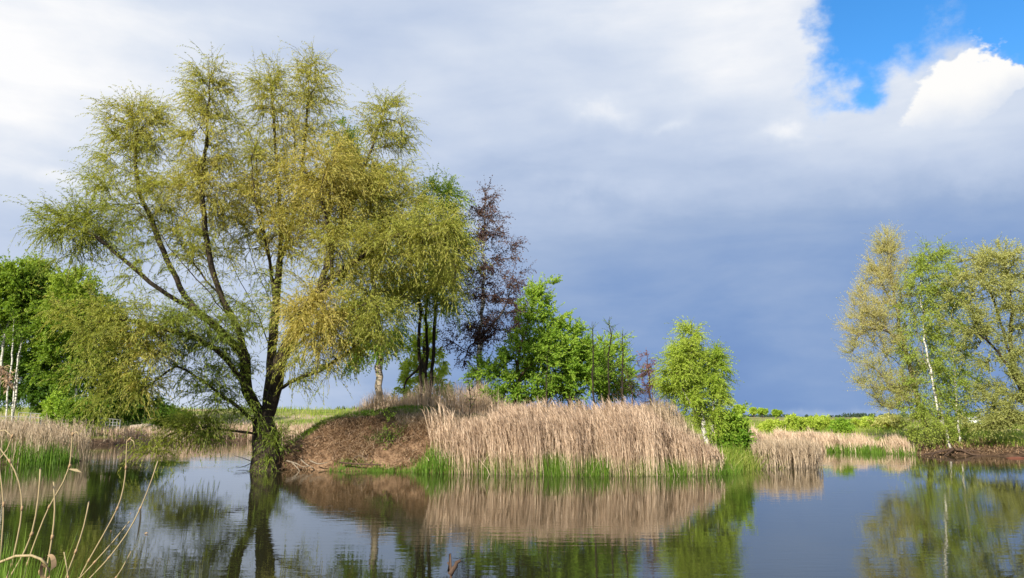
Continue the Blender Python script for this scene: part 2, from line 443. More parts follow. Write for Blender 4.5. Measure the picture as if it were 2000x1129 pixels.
class Wood:
    """skeleton of a tree: limbs drawn by hand, then every crown point joined to the nearest limb by a bent branch"""
    def __init__(s, rng, cap=26000):
        s.p = np.zeros((cap, 3)); s.d = np.zeros((cap, 3)); s.par = np.full(cap, -1); s.limb = np.zeros(cap, int); s.n = 0; s.rng = rng; s.ok = np.ones(cap, bool)
    def add(s, p, par, limb, ok=True):
        i = s.n; s.p[i] = p; s.par[i] = par; s.limb[i] = limb; s.ok[i] = ok
        s.d[i] = unit(p - s.p[par]) if par >= 0 else (0, 0, 1)
        s.n += 1
        return i
    def limb_path(s, pts, limb, step, wig, root=False, bare=0.0):
        q = spline(pts, step); k = len(q)
        q[1:-1] += s.rng.normal(0, wig, (k - 2, 3)) if k > 2 else 0
        if root: par = s.add(q[0], -1, limb, False)
        else: par = int(np.argmin(((s.p[:s.n] - q[0]) ** 2).sum(1)))
        for i in range(1, k): par = s.add(q[i], par, limb, i / k >= bare)
    def reach(s, targets, step, wig, bend=0.55):
        ends = np.zeros(len(targets), int)
        dd = np.array([((s.p[:s.n] - t) ** 2).sum(1).min() for t in targets])
        for k in np.argsort(dd):
            t = targets[k]; n = s.n
            v = t - s.p[:n]; L = np.sqrt((v * v).sum(1)) + 1e-6
            cs = (v * s.d[:n]).sum(1) / L
            cost = L * (1.0 + 0.85 * (1 - cs)) + np.where(s.ok[:n], 0, 50)
            j = int(np.argmin(cost)); a = s.p[j]; L = L[j]
            c = a + s.d[j] * L * bend + np.array([0, 0, 0.06 * L]); m = max(1, int(round(L / step))); par = j
            for i in range(1, m + 1):
                q = i / m; x = (1 - q) ** 2 * a + 2 * q * (1 - q) * c + q * q * t
                if i < m: x = x + s.rng.normal(0, wig * .6, 3)
                par = s.add(x, par, s.limb[j])
            ends[k] = par
        return ends
    def radii(s, base, tip):
        n = s.n; val = np.zeros(n); ch = np.zeros(n, int)
        for i in range(n):
            if s.par[i] >= 0: ch[s.par[i]] += 1
        val[ch[:n] == 0] = 1
        for i in range(n - 1, -1, -1):
            if s.par[i] >= 0: val[s.par[i]] += val[i]
        e = math.log(base / tip) / math.log(max(2, val.max()))
        r = tip * val ** e
        z0 = s.p[:n, 2].min()
        r *= 1 + 0.45 * np.exp(-(s.p[:n, 2] - z0) / (base * 1.8)) * (r > base * .5)
        s.val = val; s.r = r
        return r
    def tubes(s, by_limb=False):
        n = s.n; kids = [[] for _ in range(n)]
        for i in range(n):
            if s.par[i] >= 0: kids[s.par[i]].append(i)
        out = {}
        starts = [(i, -1) for i in range(n) if s.par[i] < 0]
        while starts:
            i, frm = starts.pop()
            chain = [frm, i] if frm >= 0 else [i]
            while kids[i]:
                ks = kids[i]; b = max(ks, key=lambda k: s.val[k] + (1e6 if s.limb[k] == s.limb[i] and by_limb and s.val[k] > 3 else 0))
                for k in ks:
                    if k != b: starts.append((k, i))
                i = b; chain.append(i)
            if len(chain) < 2: continue
            c = np.array(chain); p = s.p[c]; r = s.r[c].copy()
            if frm >= 0: r[0] = min(r[0], r[1] * 1.25)
            sides = 10 if r.max() > .12 else 7 if r.max() > .05 else 4 if r.max() > .02 else 3
            tn = unit(np.gradient(p, axis=0)); ref = np.array([0.31, 0.93, 0.2])
            uu = unit(np.cross(tn, ref)); vv = np.cross(tn, uu)
            an = np.arange(sides) * 2 * math.pi / sides
            rr = r[:, None]
            if r.max() > .05: rr = rr * (1 + 0.07 * np.sin(an[None] * 3 + p[:, 2:3] * 2.0) + s.rng.normal(0, .03, (len(c), sides)))
            ring = p[:, None] + rr[:, :, None] * (np.cos(an)[None, :, None] * uu[:, None] + np.sin(an)[None, :, None] * vv[:, None])
            key = int(s.limb[c[-1]]) if by_limb else 0
            o = out.setdefault(key, [[], [], [], 0])
            a = o[3] + np.arange(len(c) * sides).reshape(len(c), sides); b = np.roll(a, -1, 1)
            q = np.stack([a[:-1], b[:-1], b[1:], a[1:]], -1).reshape(-1, 4)
            o[0].append(ring.reshape(-1, 3)); o[1].append(q); o[2].append(np.repeat((r[:-1] + r[1:]) / 2, sides)); o[3] += len(c) * sides
        return {k: (np.vstack(o[0]), np.vstack(o[1]), np.concatenate(o[2])) for k, o in out.items()}


def twigs(p0, d0, L, droop, segs, rng, curl=0.12):
    """drooping shoots: returns points (M, segs+1, 3) and directions"""
    pts = [p0]; ds = []; d = unit(d0)
    for k in range(segs):
        ds.append(d)
        pts.append(pts[-1] + d * (L / segs)[:, None])
        d = unit(d + np.array([0, 0, -1.0]) * droop[:, None] + rng.normal(0, curl, d.shape))
    return np.stack(pts, 1), np.stack(ds, 1)


def leaves_on(pts, ds, per, rng, LL, LW, spread=0.8, hang=0.3, t0=0.1, tri=False):
    """leaf-shaped quads set along shoots"""
    M, S, _ = ds.shape
    tt = t0 + (1 - t0) * (np.arange(per)[None] + rng.random((M, per))) / per * S * 0.999
    tt = np.minimum(tt, S - 1e-3)
    k = tt.astype(int); f = (tt - k)[..., None]; mi = np.arange(M)[:, None]
    base = pts[mi, k] * (1 - f) + pts[mi, k + 1] * f
    dr = ds[mi, k]
    a = unit(dr * .7 + rng.normal(0, spread * .6, base.shape) + np.array([0, 0, -hang]))
    w = unit(np.cross(a, rng.normal(0, 1, base.shape)))
    l = LL * (0.6 + 0.8 * rng.random((M, per, 1))); wd = LW * (0.7 + 0.6 * rng.random((M, per, 1)))
    nrm = np.cross(a, w)
    if tri:
        V = np.stack([base - w * wd * .35, base + a * l * .9, base + a * l * .3 + w * wd * .65], 2).reshape(-1, 3)
        return V, np.arange(M * per * 3).reshape(-1, 3), np.repeat(np.arange(M), per)
    mid = base + a * l * .45 + nrm * wd * .12
    V = np.stack([base, mid + w * wd / 2, base + a * l - nrm * wd * .1, mid - w * wd / 2], 2).reshape(-1, 3)
    Q = np.arange(M * per * 4).reshape(-1, 4)
    return V, Q, np.repeat(np.arange(M), per)


def lobes_points(lobes, d, rng):
    pts, cen, vv = [], [], []
    for lb in lobes:
        cx, cy, rx, ry, n = lb[:5]; v = lb[5] if len(lb) > 5 else .5; dd = lb[6] if len(lb) > 6 else 0.0; rd = lb[7] if len(lb) > 7 else None
        D = d + dd; c = P(cx, cy, D); sx = rx / F * D * 1.02; sz = ry / F * D * 1.02; sy = rd if rd else min(sx * 1.05, 2.6)
        q = unit(rng.normal(0, 1, (n, 3))) * (rng.random((n, 1)) ** (1 / 2.8)) * 1.1 * (1 + .35 * (rng.random((n, 1)) < .12))
        q = q * np.array([sx, sy, sz]) + c
        pts.append(q); cen.append(np.repeat(c[None], n, 0)); vv.append(np.full(n, v))
    return np.vstack(pts), np.vstack(cen), np.concatenate(vv)


def plant(name, label, cat, d, limbs, lobes, seed, bark, leaf, base_r, group=None, tip=0.006, step=0.35, wig=0.03, tw=(6, .6, .25), droop=.25, per=9, ll=.07, lw=.035,
          vvar=.22, spread=.9, hang=.3, up=.5, out=.8, split_limbs=False, bare=.0, twig_w=0.004, foliage='crown', stem='trunk', ground=True, seg=4, tri=False):
    """one tree or bush; limbs = [(root?, [(px, py[, depth offset])...])], lobes = [(px, py, rx, ry, count, tint, depth offset, depth radius)]"""
    rng = np.random.default_rng(seed); W = Wood(rng)
    for i, (root, pts) in enumerate(limbs):
        q = [P(p[0], p[1], d + (p[2] if len(p) > 2 else 0)) for p in pts]
        if root and ground:
            g = float(ground_z(q[0][0], q[0][1])); q[0][2] = min(q[0][2], g) - (0.12 if g > .45 else 0.55)
        W.limb_path(q, i, step, wig, root, bare if root else 0.0)
    tp, tcn, tv = lobes_points(lobes, d, rng)
    gz = ground_z(tp[:, 0], tp[:, 1])
    tp[:, 2] = np.maximum(tp[:, 2], np.maximum(gz, 0) + 0.12)
    ends = W.reach(tp, step * 1.2, wig)
    W.radii(base_r, tip)
    root0 = W.p[0].copy(); root0[2] = max(root0[2], 0) + 0.02
    o = empty(name, root0); tag(o, label, cat, group)
    # shoots at each branch end and at the joint before it
    e1 = np.maximum(W.par[ends], 0); e2 = np.maximum(W.par[e1], 0); e3 = np.maximum(W.par[e2], 0)
    f23 = rng.random((2, len(ends)))
    x2 = W.p[e1] * f23[0][:, None] + W.p[e2] * (1 - f23[0][:, None])
    src = np.concatenate([W.p[ends], (W.p[ends] + W.p[e1]) / 2, W.p[e1], x2]); sd_ = np.concatenate([W.d[ends], W.d[ends], W.d[e1], W.d[e1]])
    cn = np.concatenate([tcn] * 4); sv = np.concatenate([tv] * 4)
    n0, l0, lv = tw; n0 = max(1, (n0 + 1) // 2)
    p0 = np.repeat(src, n0, 0); c0 = np.repeat(cn, n0, 0); v0 = np.repeat(sv, n0)
    dv = np.repeat(sd_, n0, 0) * .6 + unit(p0 - c0) * out + rng.normal(0, .55, p0.shape) + np.array([0, 0, up])
    L = np.clip(l0 + rng.normal(0, lv, len(p0)), l0 * .3, l0 * 2)
    g = droop * (.6 + .8 * rng.random(len(p0)))
    pts, ds = twigs(p0, dv, L, g, seg, rng)
    low = np.maximum(ground_z(pts[..., 0], pts[..., 1]), 0) + .03
    pts[..., 2] = np.maximum(pts[..., 2], low)
    LV, LQ, own = leaves_on(pts, ds, per, rng, ll, lw, spread, hang, tri=tri)
    v = np.clip(v0[own] + np.repeat(rng.normal(0, vvar * .7, len(p0)), per) + rng.normal(0, vvar * .6, len(own)), 0, 1)
    mk(foliage, LV, None if tri else LQ, LQ if tri else None, mat=leaf, v=v, parent=o)
    # wood, with each shoot as a thin blade of two faces
    tb = W.tubes(split_limbs)
    side = unit(np.cross(ds[:, 0], rng.normal(0, 1, ds[:, 0].shape))) * twig_w
    m = seg // 2
    tv_ = np.stack([pts[:, 0], pts[:, m] + side * 1.6, pts[:, -1], pts[:, m] - side * .4], 1).reshape(-1, 3)
    tq = np.arange(len(pts) * 4).reshape(-1, 4)
    for k in sorted(tb):
        Vv, Qq, rr = tb[k]
        if k == min(tb):
            o2 = len(Vv); Vv = np.vstack([Vv, tv_]); Qq = np.vstack([Qq, tq + o2]); rr = np.concatenate([rr, np.full(len(tq), .004)])
        mk(stem if k == min(tb) else 'limb', Vv, Qq, mat=bark, v=rr, parent=o, smooth=True)
    return o


def blades(p0, h, w, lean, rng, S=3, face=None, taper=.75):
    """upright strips: p0 (N,3), heights h, widths w, lean vectors (N,3) as a share of the height"""
    N = len(p0); t = np.linspace(0, 1, S + 1)
    a = rng.random(N) * 2 * math.pi if face is None else face
    sd = np.stack([np.cos(a), np.sin(a), np.zeros(N)], -1)
    c = p0[:, None] + np.array([0, 0, 1.0]) * (h[:, None] * t[None])[..., None] + lean[:, None] * (h[:, None] * (t ** 1.5)[None])[..., None]
    c[..., 2] -= (np.linalg.norm(lean, axis=1)[:, None] * h[:, None] * (t ** 3)[None]) * .35
    ww = (w[:, None] * (1 - taper * t[None] ** 1.5))[..., None] / 2
    V = np.stack([c - sd[:, None] * ww, c + sd[:, None] * ww], 2).reshape(-1, 3)
    b = np.arange(N)[:, None, None] * (2 * (S + 1)) + np.arange(S)[None, :, None] * 2
    Q = (b + np.array([0, 1, 3, 2])[None, None]).reshape(-1, 4)
    return V, Q, c


def join(parts):
    Vs, Qs, vs, o = [], [], [], 0
    for V, Q, v in parts:
        Vs.append(V); Qs.append(Q + o); vs.append(v); o += len(V)
    return np.vstack(Vs), np.vstack(Qs), np.concatenate(vs)


def reed_bed(name, label, X, Y, H, seed, mat, leaf_n=3, w=.014, wind=(0.10, 0.02), lw=.017, plume=True, vbase=.5, fan=None, cat='reeds'):
    rng = np.random.default_rng(seed); N = len(X)
    Z = np.maximum(ground_z(X, Y), -.3) - .05
    h = H * (.58 + .52 * rng.random(N) ** .85) + np.maximum(0, -Z)
    p0 = np.stack([X, Y, Z], -1)
    lean = np.stack([rng.normal(wind[0] * .5, .06, N), rng.normal(wind[1], .05, N), np.zeros(N)], -1)
    if fan is not None: lean[:, 0] += fan * (.5 + rng.random(N))
    patch = np.sin(X * 2.9 + 1.3 * np.sin(Y * 2.2)) * np.sin(X * 1.1 + Y * 1.9 + 2) + .6 * np.sin(X * 7.3 - Y * 3.1)
    h = h * (1 + .07 * patch)
    tall = rng.random(N) < .12; h[tall] *= 1.14
    snap = rng.random(N) < .07
    lean[snap] += rng.normal(0, .45, (snap.sum(), 3)) * np.array([1, .5, 0]); h[snap] *= .75
    V, Q, c = blades(p0, h, w * (.6 + .8 * rng.random(N)), lean, rng, 3, taper=.45)
    v0 = np.clip(rng.normal(vbase, .25, N) + .12 * patch, 0, 1)
    parts = [(V, Q, np.repeat(v0, 3))]
    for k in range(leaf_n):
        t = .45 + .5 * rng.random(N); i = np.minimum((t * 3).astype(int), 2); f = (t * 3 - i)[:, None]
        b = c[np.arange(N), i] * (1 - f) + c[np.arange(N), i + 1] * f
        L = .28 + .3 * rng.random(N)
        le = np.stack([rng.normal(wind[0] * 2, .24, N), rng.normal(wind[1] * 3, .22, N), np.zeros(N)], -1)
        Vl, Ql, _ = blades(b, L, np.full(N, lw) * (.6 + .8 * rng.random(N)), le, rng, 2, taper=.9)
        parts.append((Vl, Ql, np.repeat(np.clip(v0 + rng.normal(.05, .15, N), 0, 1), 2)))
    if plume:
        for k in range(2):
            L = .14 + .12 * rng.random(N)
            le = np.stack([rng.normal(-.45, .25, N), rng.normal(.1, .25, N), np.zeros(N)], -1)
            b = c[:, 3] - np.array([0, 0, .06 * k])
            Vl, Ql, _ = blades(b, L, .021 * (.6 + .7 * rng.random(N)), le, rng, 2, taper=.8)
            parts.append((Vl, Ql, np.repeat(np.clip(v0 - .34 + rng.normal(0, .12, N), 0, 1), 2)))
    V, Q, v = join(parts)
    return tag(mk(name, V, Q, mat=mat, v=v), label, cat, kind='stuff')


def blade_field(name, label, X, Y, H, seed, mat, w=.014, lean=.3, vbase=.5, vvar=.22, S=3, bias=(0, 0), cat='grass', dz=0.0, kind='stuff'):
    rng = np.random.default_rng(seed); N = len(X)
    Z = ground_z(X, Y) - .03 + dz
    h = H * (.5 + .8 * rng.random(N)) + np.maximum(0, -Z)
    ln = np.stack([rng.normal(bias[0], lean, N), rng.normal(bias[1], lean, N), np.zeros(N)], -1)
    V, Q, c = blades(np.stack([X, Y, Z], -1), h, w * (.6 + .8 * rng.random(N)), ln, rng, S, taper=.9)
    return tag(mk(name, V, Q, mat=mat, v=np.repeat(np.clip(rng.normal(vbase, vvar, N), 0, 1), S)), label, cat, kind=kind)


def scatter(poly, n, rng, seed=0, clump=0.0, sc=.8):
    """random points inside a polygon, optionally gathered in clumps"""
    poly = np.asarray(poly, float); lo, hi = poly.min(0), poly.max(0); X = np.zeros(0); Y = np.zeros(0)
    while len(X) < n:
        x = rng.uniform(lo[0], hi[0], n * 2); y = rng.uniform(lo[1], hi[1], n * 2)
        k = sdf(poly, x, y) > 0
        if clump:
            nn = np.sin(x * sc * 2.1 + seed) + np.sin(y * sc * 2.7 + seed * 2) + np.sin((x + y) * sc * 1.3 + seed) + np.sin((x * 3.1 - y * 1.7) * sc)
            k &= rng.random(len(x)) < np.clip(.55 + clump * nn * .3, .04, 1)
        X = np.concatenate([X, x[k]]); Y = np.concatenate([Y, y[k]])
    return X[:n], Y[:n]

# ------------------------------------------------------------------ the great willow on the island's tip
WD = 26.6
willow_limbs = [
    (True, [(523, 912), (521, 880, .1), (517, 845, .15), (522, 805, .2), (530, 745, .3), (530, 690, .3), (538, 605, .4), (545, 520, .5), (548, 430, .6), (541, 330, .6), (534, 230, .5), (526, 145, .4)]),
    (False, [(518, 838, .1), (505, 805, -.1), (484, 762, -.3), (478, 700, -.5), (462, 637, -.8), (436, 587, -1.1), (414, 523, -1.4), (400, 440, -1.6), (396, 350, -1.7), (405, 250, -1.6), (410, 155, -1.5)]),
    (False, [(478, 700, -.5), (440, 655, -1.0), (380, 607, -1.6), (310, 563, -2.2), (245, 510, -2.6), (190, 465, -2.7), (140, 440, -2.7), (95, 430, -2.7)]),
    (False, [(380, 607, -1.6), (352, 560, -1.3), (318, 490, -1.0), (293, 423, -.7), (272, 373, -.6), (264, 300, -.5), (272, 225, -.4)]),
    (False, [(520, 820, .1), (540, 752, -.2), (549, 701, -.5), (579, 644, -.8), (620, 575, -1.0), (650, 540, -1.1), (713, 498, -1.4), (771, 460, -1.6), (830, 440, -1.8), (880, 440, -1.9)]),
    (False, [(620, 575, -1.0), (648, 490, -.4), (680, 400, .1), (712, 325, .4), (740, 250, .6), (756, 205, .7)]),
    (False, [(545, 520, .5), (572, 430, 1.2), (590, 330, 1.6), (600, 220, 1.8), (606, 130, 1.8)]),
    (False, [(530, 770, .3), (575, 744, -.5), (620, 725, -1.1), (670, 695, -1.6), (712, 663, -2.0), (745, 655, -2.2)]),
    (False, [(579, 644, -.8), (625, 640, -1.6), (662, 620, -2.1), (696, 602, -2.4), (720, 590, -2.6), (751, 606, -2.8)]),
    (False, [(545, 705, .1), (600, 660, 1.0), (680, 610, 1.8), (748, 565, 2.2), (785, 535, 2.4), (840, 515, 2.6)]),
    (False, [(512, 822, .1), (482, 760, -1.0), (440, 700, -1.9), (385, 662, -2.5), (330, 645, -2.9), (280, 630, -3.1), (230, 622, -3.3), (185, 612, -3.4)]),
    (False, [(515, 838, .0), (470, 800, -.9), (430, 770, -1.4), (390, 740, -1.9), (345, 716, -2.3), (315, 735, -2.5)]),
    (False, [(538, 605, .4), (505, 540, 1.5), (480, 450, 2.2), (470, 350, 2.6), (478, 290, 2.8)]),
    (False, [(436, 587, -1.1), (390, 530, -.2), (345, 455, .5), (330, 400, .9)]),
    (False, [(549, 701, -.5), (572, 640, -1.6), (590, 600, -2.2), (615, 590, -2.5)]),
    (False, [(514, 850, .0), (480, 845, -.6), (430, 838, -1.0), (380, 835, -1.4), (330, 850, -1.7)]),
    (False, [(535, 560, .4), (520, 480, -.8), (500, 400, -1.5), (490, 310, -1.8)]),
    (False, [(650, 540, -1.1), (640, 450, -1.8), (628, 370, -2.2), (640, 320, -2.3)]),
    (False, [(530, 690, .3), (500, 610, .8), (455, 520, 1.3), (425, 440, 1.6), (410, 360, 1.7)]),
    (False, [(462, 637, -.8), (410, 575, -1.6), (345, 500, -2.0), (300, 440, -2.0), (250, 395, -1.9)]),
    (False, [(545, 705, .1), (585, 600, 1.3), (630, 500, 2.0), (668, 410, 2.4), (690, 330, 2.5)]),
    (False, [(538, 605, .4), (525, 500, 1.2), (508, 400, 1.6), (500, 310, 1.7), (505, 230, 1.7)]),
    (False, [(579, 644, -.8), (650, 560, .2), (720, 480, .8), (770, 420, 1.0), (800, 370, 1.0)]),
]
willow_lobes = [
    # far left fan and the second crest
    (110, 440, 36, 26, 16, .34, -2.7), (150, 430, 50, 42, 34, .36, -2.6), (205, 450, 55, 50, 30, .40, -2.4), (260, 520, 70, 40, 16, .34, -2.4), (130, 490, 45, 30, 10, .26, -2.7),
    (590, 400, 90, 70, 46, .80, -1.2), (520, 470, 80, 60, 24, .62, -.2), (700, 360, 80, 70, 34, .74, .6), (440, 480, 70, 50, 16, .52, .6), (640, 560, 70, 40, 22, .62, -1.2), (800, 430, 60, 60, 30, .56, .4),
    (272, 245, 52, 46, 66, .62, -.4), (230, 310, 46, 55, 30, .52, -.6), (300, 320, 40, 60, 26, .54, -.4), (260, 390, 70, 50, 44, .50, -.8), (190, 360, 26, 30, 8, .42, -1.2), (335, 460, 60, 50, 26, .46, .3),
    (410, 180, 36, 48, 44, .62, -1.5), (395, 270, 52, 60, 50, .66, -1.6), (420, 370, 62, 60, 58, .70, -1.6), (365, 400, 50, 55, 34, .62, -.8), (450, 260, 26, 40, 10, .55, -1.0), (385, 490, 55, 45, 20, .50, -1.2),
    (528, 180, 32, 55, 40, .62, .4), (606, 160, 38, 52, 46, .66, 1.8), (560, 260, 62, 60, 58, .74, .9), (640, 235, 24, 50, 14, .58, 1.6), (490, 330, 48, 60, 40, .68, 2.0), (500, 280, 26, 40, 10, .60, -1.4),
    (560, 370, 75, 65, 80, .78, .2), (640, 330, 50, 60, 46, .80, -2.0), (480, 430, 55, 55, 34, .66, .6), (600, 450, 70, 55, 52, .72, -.6),
    (756, 245, 40, 48, 44, .56, .6), (715, 310, 52, 55, 50, .66, .4), (785, 310, 24, 40, 12, .46, .6), (690, 400, 70, 62, 80, .74, -.6), (760, 400, 55, 55, 48, .62, -.4),
    (660, 490, 65, 45, 46, .60, -1.6), (770, 480, 70, 50, 60, .56, -1.6), (850, 470, 52, 58, 64, .54, -1.8), (885, 480, 26, 50, 18, .50, -1.8), (820, 560, 62, 48, 36, .48, 1.6), (870, 560, 34, 40, 16, .46, -1.4),
    (740, 560, 60, 45, 36, .50, .6), (700, 610, 60, 40, 34, .48, -2.2), (750, 640, 40, 36, 18, .44, -2.4), (680, 680, 40, 34, 14, .40, -1.7), (650, 720, 26, 22, 6, .30, -1.4),
    # ochre clump in front of the right-hand stems
    (612, 615, 52, 44, 64, .86, -2.6, 1.0), (640, 660, 42, 36, 30, .74, -2.4, .9), (575, 690, 40, 30, 12, .50, -1.6),
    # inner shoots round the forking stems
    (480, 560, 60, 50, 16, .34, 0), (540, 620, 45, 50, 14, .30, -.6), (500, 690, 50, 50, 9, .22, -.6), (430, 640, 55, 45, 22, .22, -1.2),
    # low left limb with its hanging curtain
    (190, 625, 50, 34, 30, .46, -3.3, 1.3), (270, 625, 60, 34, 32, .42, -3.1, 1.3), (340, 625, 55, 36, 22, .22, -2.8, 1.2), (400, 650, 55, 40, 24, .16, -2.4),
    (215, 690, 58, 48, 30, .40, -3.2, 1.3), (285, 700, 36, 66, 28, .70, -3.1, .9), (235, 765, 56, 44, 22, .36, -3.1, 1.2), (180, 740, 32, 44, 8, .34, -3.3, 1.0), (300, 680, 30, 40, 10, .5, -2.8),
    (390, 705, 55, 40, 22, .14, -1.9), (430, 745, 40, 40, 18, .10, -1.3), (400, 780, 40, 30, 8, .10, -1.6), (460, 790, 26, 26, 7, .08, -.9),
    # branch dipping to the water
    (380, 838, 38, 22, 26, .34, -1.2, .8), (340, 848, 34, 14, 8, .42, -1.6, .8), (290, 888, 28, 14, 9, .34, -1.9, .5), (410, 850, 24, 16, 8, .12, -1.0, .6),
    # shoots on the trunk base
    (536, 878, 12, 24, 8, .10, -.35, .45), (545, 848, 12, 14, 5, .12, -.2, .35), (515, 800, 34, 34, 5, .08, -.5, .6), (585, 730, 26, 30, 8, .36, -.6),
]
plant('willow_tree', 'huge many-stemmed willow with ochre-green drooping crown at the tip of the island', 'tree', WD, willow_limbs, willow_lobes, 11, MB['willow_bark'], ML['willow'], .43,
      tip=.0065, step=.34, wig=.014, tw=(6, .80, .28), droop=.38, per=17, ll=.11, lw=.025, vvar=.11, spread=.45, hang=.45, tri=True, up=.5, out=.45, split_limbs=True, twig_w=.005, seg=4)

# ------------------------------------------------------------------ trees on the island
def tree(*a, **k): return plant(*a, **k)

tree('birch_tree', 'birch with pale tan trunk on the mound behind the drooping willow crown', 'tree', 30.5,
     [(True, [(740, 772), (741, 720), (738, 640), (728, 540), (712, 430), (690, 320), (680, 270)])],
     [(672, 275, 22, 40, 24, .5), (700, 340, 40, 50, 34, .5), (715, 430, 55, 60, 50, .5), (735, 530, 60, 60, 60, .5), (745, 610, 55, 50, 54, .55), (735, 670, 52, 36, 40, .5), (700, 700, 26, 26, 12, .4)],
     21, MB['tan_birch_bark'], ML['green'], .14, tw=(6, .7, .2), droop=.42, per=14, ll=.075, lw=.058, tri=True, up=.1, bare=.25)
tree('alder_tree', 'tree with three close dark trunks on the mound in front of the yellow-green conifer', 'tree', 30,
     [(True, [(824, 770), (820, 700), (819, 600), (820, 500), (828, 400)]), (True, [(833, 770, .5), (833, 690, .5), (834, 590, .5), (848, 480, .5), (862, 380, .5)]), (True, [(838, 770, .2), (846, 690, .2), (850, 600, .2), (868, 500, .2), (885, 440, .2)]),
      (False, [(822, 690), (790, 680, .5), (770, 690, .8)]), (False, [(846, 690, .1), (880, 682, .2), (905, 676, .4)])],
     [(858, 385, 38, 28, 44, .6), (850, 440, 48, 45, 56, .5), (875, 500, 36, 45, 40, .5), (830, 510, 45, 50, 46, .45), (850, 560, 55, 40, 40, .42), (885, 600, 24, 34, 14, .4), (806, 590, 26, 34, 12, .4), (780, 690, 20, 14, 4, .3)],
     22, MB['dark_bark'], ML['lime'], .07, tw=(6, .65, .2), droop=.36, per=14, ll=.075, lw=.05, tri=True, up=.2, bare=.35)


def conifer(name, label, px, base_y, top_y, rpx, d, seed, leaf, bark, n_whorl=11, per=5, dens=14):
    """a cone of drooping boughs with needle sprays"""
    rng = np.random.default_rng(seed); b = P(px, base_y, d); top = P(px, top_y, d); R = rpx / F * d
    b[2] = float(ground_z(b[0], b[1])) - .1
    o = empty(name, b + np.array([0, 0, .1])); tag(o, label, 'tree')
    W = Wood(rng, 6000); W.limb_path([b, (b + top) / 2, top], 0, .3, .01, True)
    H = top[2] - b[2]; tg = []
    for k in range(n_whorl):
        f = .14 + .84 * k / n_whorl; r = R * (1 - f) ** .85 + .06
        for j in range(per + (2 if f < .5 else 0)):
            a = rng.random() * 6.283; rr = r * (.75 + .35 * rng.random())
            tg.append(b + np.array([math.cos(a) * rr, math.sin(a) * rr, H * f - rr * .30 + rng.normal(0, .05)]))
    W.reach(np.array(tg), .3, .012, .25); W.radii(.11, .006)
    n = W.n; keep = np.arange(n)[(W.val < 8)]
    src = np.repeat(W.p[keep], dens, 0); dr = np.repeat(W.d[keep], dens, 0)
    dv = dr * .8 + rng.normal(0, .5, src.shape) + np.array([0, 0, -.1])
    pts, ds = twigs(src + rng.normal(0, .05, src.shape), dv, .18 + .16 * rng.random(len(src)), np.full(len(src), .2), 2, rng)
    V, Q, own = leaves_on(pts, ds, 6, rng, .18, .06, .5, .15)
    mk('crown', V, Q, mat=leaf, v=np.clip(rng.normal(.9, .15, len(Q)), 0, 1), parent=o)
    Vv, Qq, rr = W.tubes()[0]
    mk('trunk', Vv, Qq, mat=bark, v=rr, parent=o, smooth=True)
    return o


conifer('conifer_tree', 'bright yellow-green conifer with tiered boughs behind the three dark trunks', 830, 772, 628, 84, 36, 23, ML['lime'], MB['brown_bark'], 12, 11, 13)

tree('purple_birch_tree', 'tall slim birch with sparse dark purple leaves and white trunk', 'tree', 31,
     [(True, [(935, 775), (936, 720), (938, 660), (944, 560), (946, 460), (948, 375)]), (False, [(937, 700), (905, 680, -.3), (885, 668, -.5)]), (False, [(938, 660), (980, 610, .3), (1000, 560, .4)])],
     [(948, 395, 22, 26, 18, .5), (945, 440, 46, 36, 34, .5), (955, 495, 58, 40, 44, .5), (950, 550, 66, 42, 50, .45), (940, 605, 66, 38, 46, .4), (990, 600, 46, 52, 46, .42), (912, 655, 44, 30, 34, .3), (975, 660, 40, 26, 26, .3), (905, 690, 22, 18, 8, .2)],
     24, MB['birch_bark'], ML['purple'], .12, tw=(5, .5, .2), droop=.34, per=7, ll=.075, lw=.05, tri=True, up=.35, bare=.25)
tree('maple_tree', 'brown-stemmed tree with fresh bright green leaves beside the purple birch', 'tree', 29.5,
     [(True, [(1010, 782), (1010, 740), (1007, 700), (1000, 660), (985, 600)]), (False, [(1008, 710), (1022, 660, -.3), (1040, 600, -.5), (1055, 555, -.6)]), (False, [(1008, 715), (1045, 665, .4), (1085, 605, .6)]), (False, [(1009, 735), (1050, 700, -.6), (1090, 670, -.9)]), (False, [(1007, 700), (1012, 640, .5), (1020, 590, .7)])],
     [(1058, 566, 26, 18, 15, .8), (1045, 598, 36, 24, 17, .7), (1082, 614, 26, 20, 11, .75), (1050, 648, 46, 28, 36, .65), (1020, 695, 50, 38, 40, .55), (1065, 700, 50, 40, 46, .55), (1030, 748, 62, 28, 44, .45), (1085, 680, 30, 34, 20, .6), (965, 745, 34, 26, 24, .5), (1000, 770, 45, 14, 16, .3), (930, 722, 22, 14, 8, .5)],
     25, MB['brown_bark'], ML['green'], .11, tw=(5, .42, .14), droop=.12, per=20, ll=.066, lw=.060, tri=True, up=.4)
tree('maple_tree', 'rounded bright green tree in the middle of the thicket behind the reeds', 'tree', 30,
     [(True, [(1112, 790), (1112, 750), (1110, 700), (1112, 640)]), (False, [(1112, 745), (1085, 705, .2), (1070, 690, .3)]), (False, [(1112, 745), (1140, 700, .2), (1150, 680, .3)])],
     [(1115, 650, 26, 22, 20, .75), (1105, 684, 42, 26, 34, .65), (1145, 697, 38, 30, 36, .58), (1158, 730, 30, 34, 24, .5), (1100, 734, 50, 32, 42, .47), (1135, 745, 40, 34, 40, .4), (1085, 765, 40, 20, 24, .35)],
     26, MB['dark_bark'], ML['green'], .10, tw=(5, .36, .12), droop=.10, per=20, ll=.064, lw=.058, tri=True, up=.4)
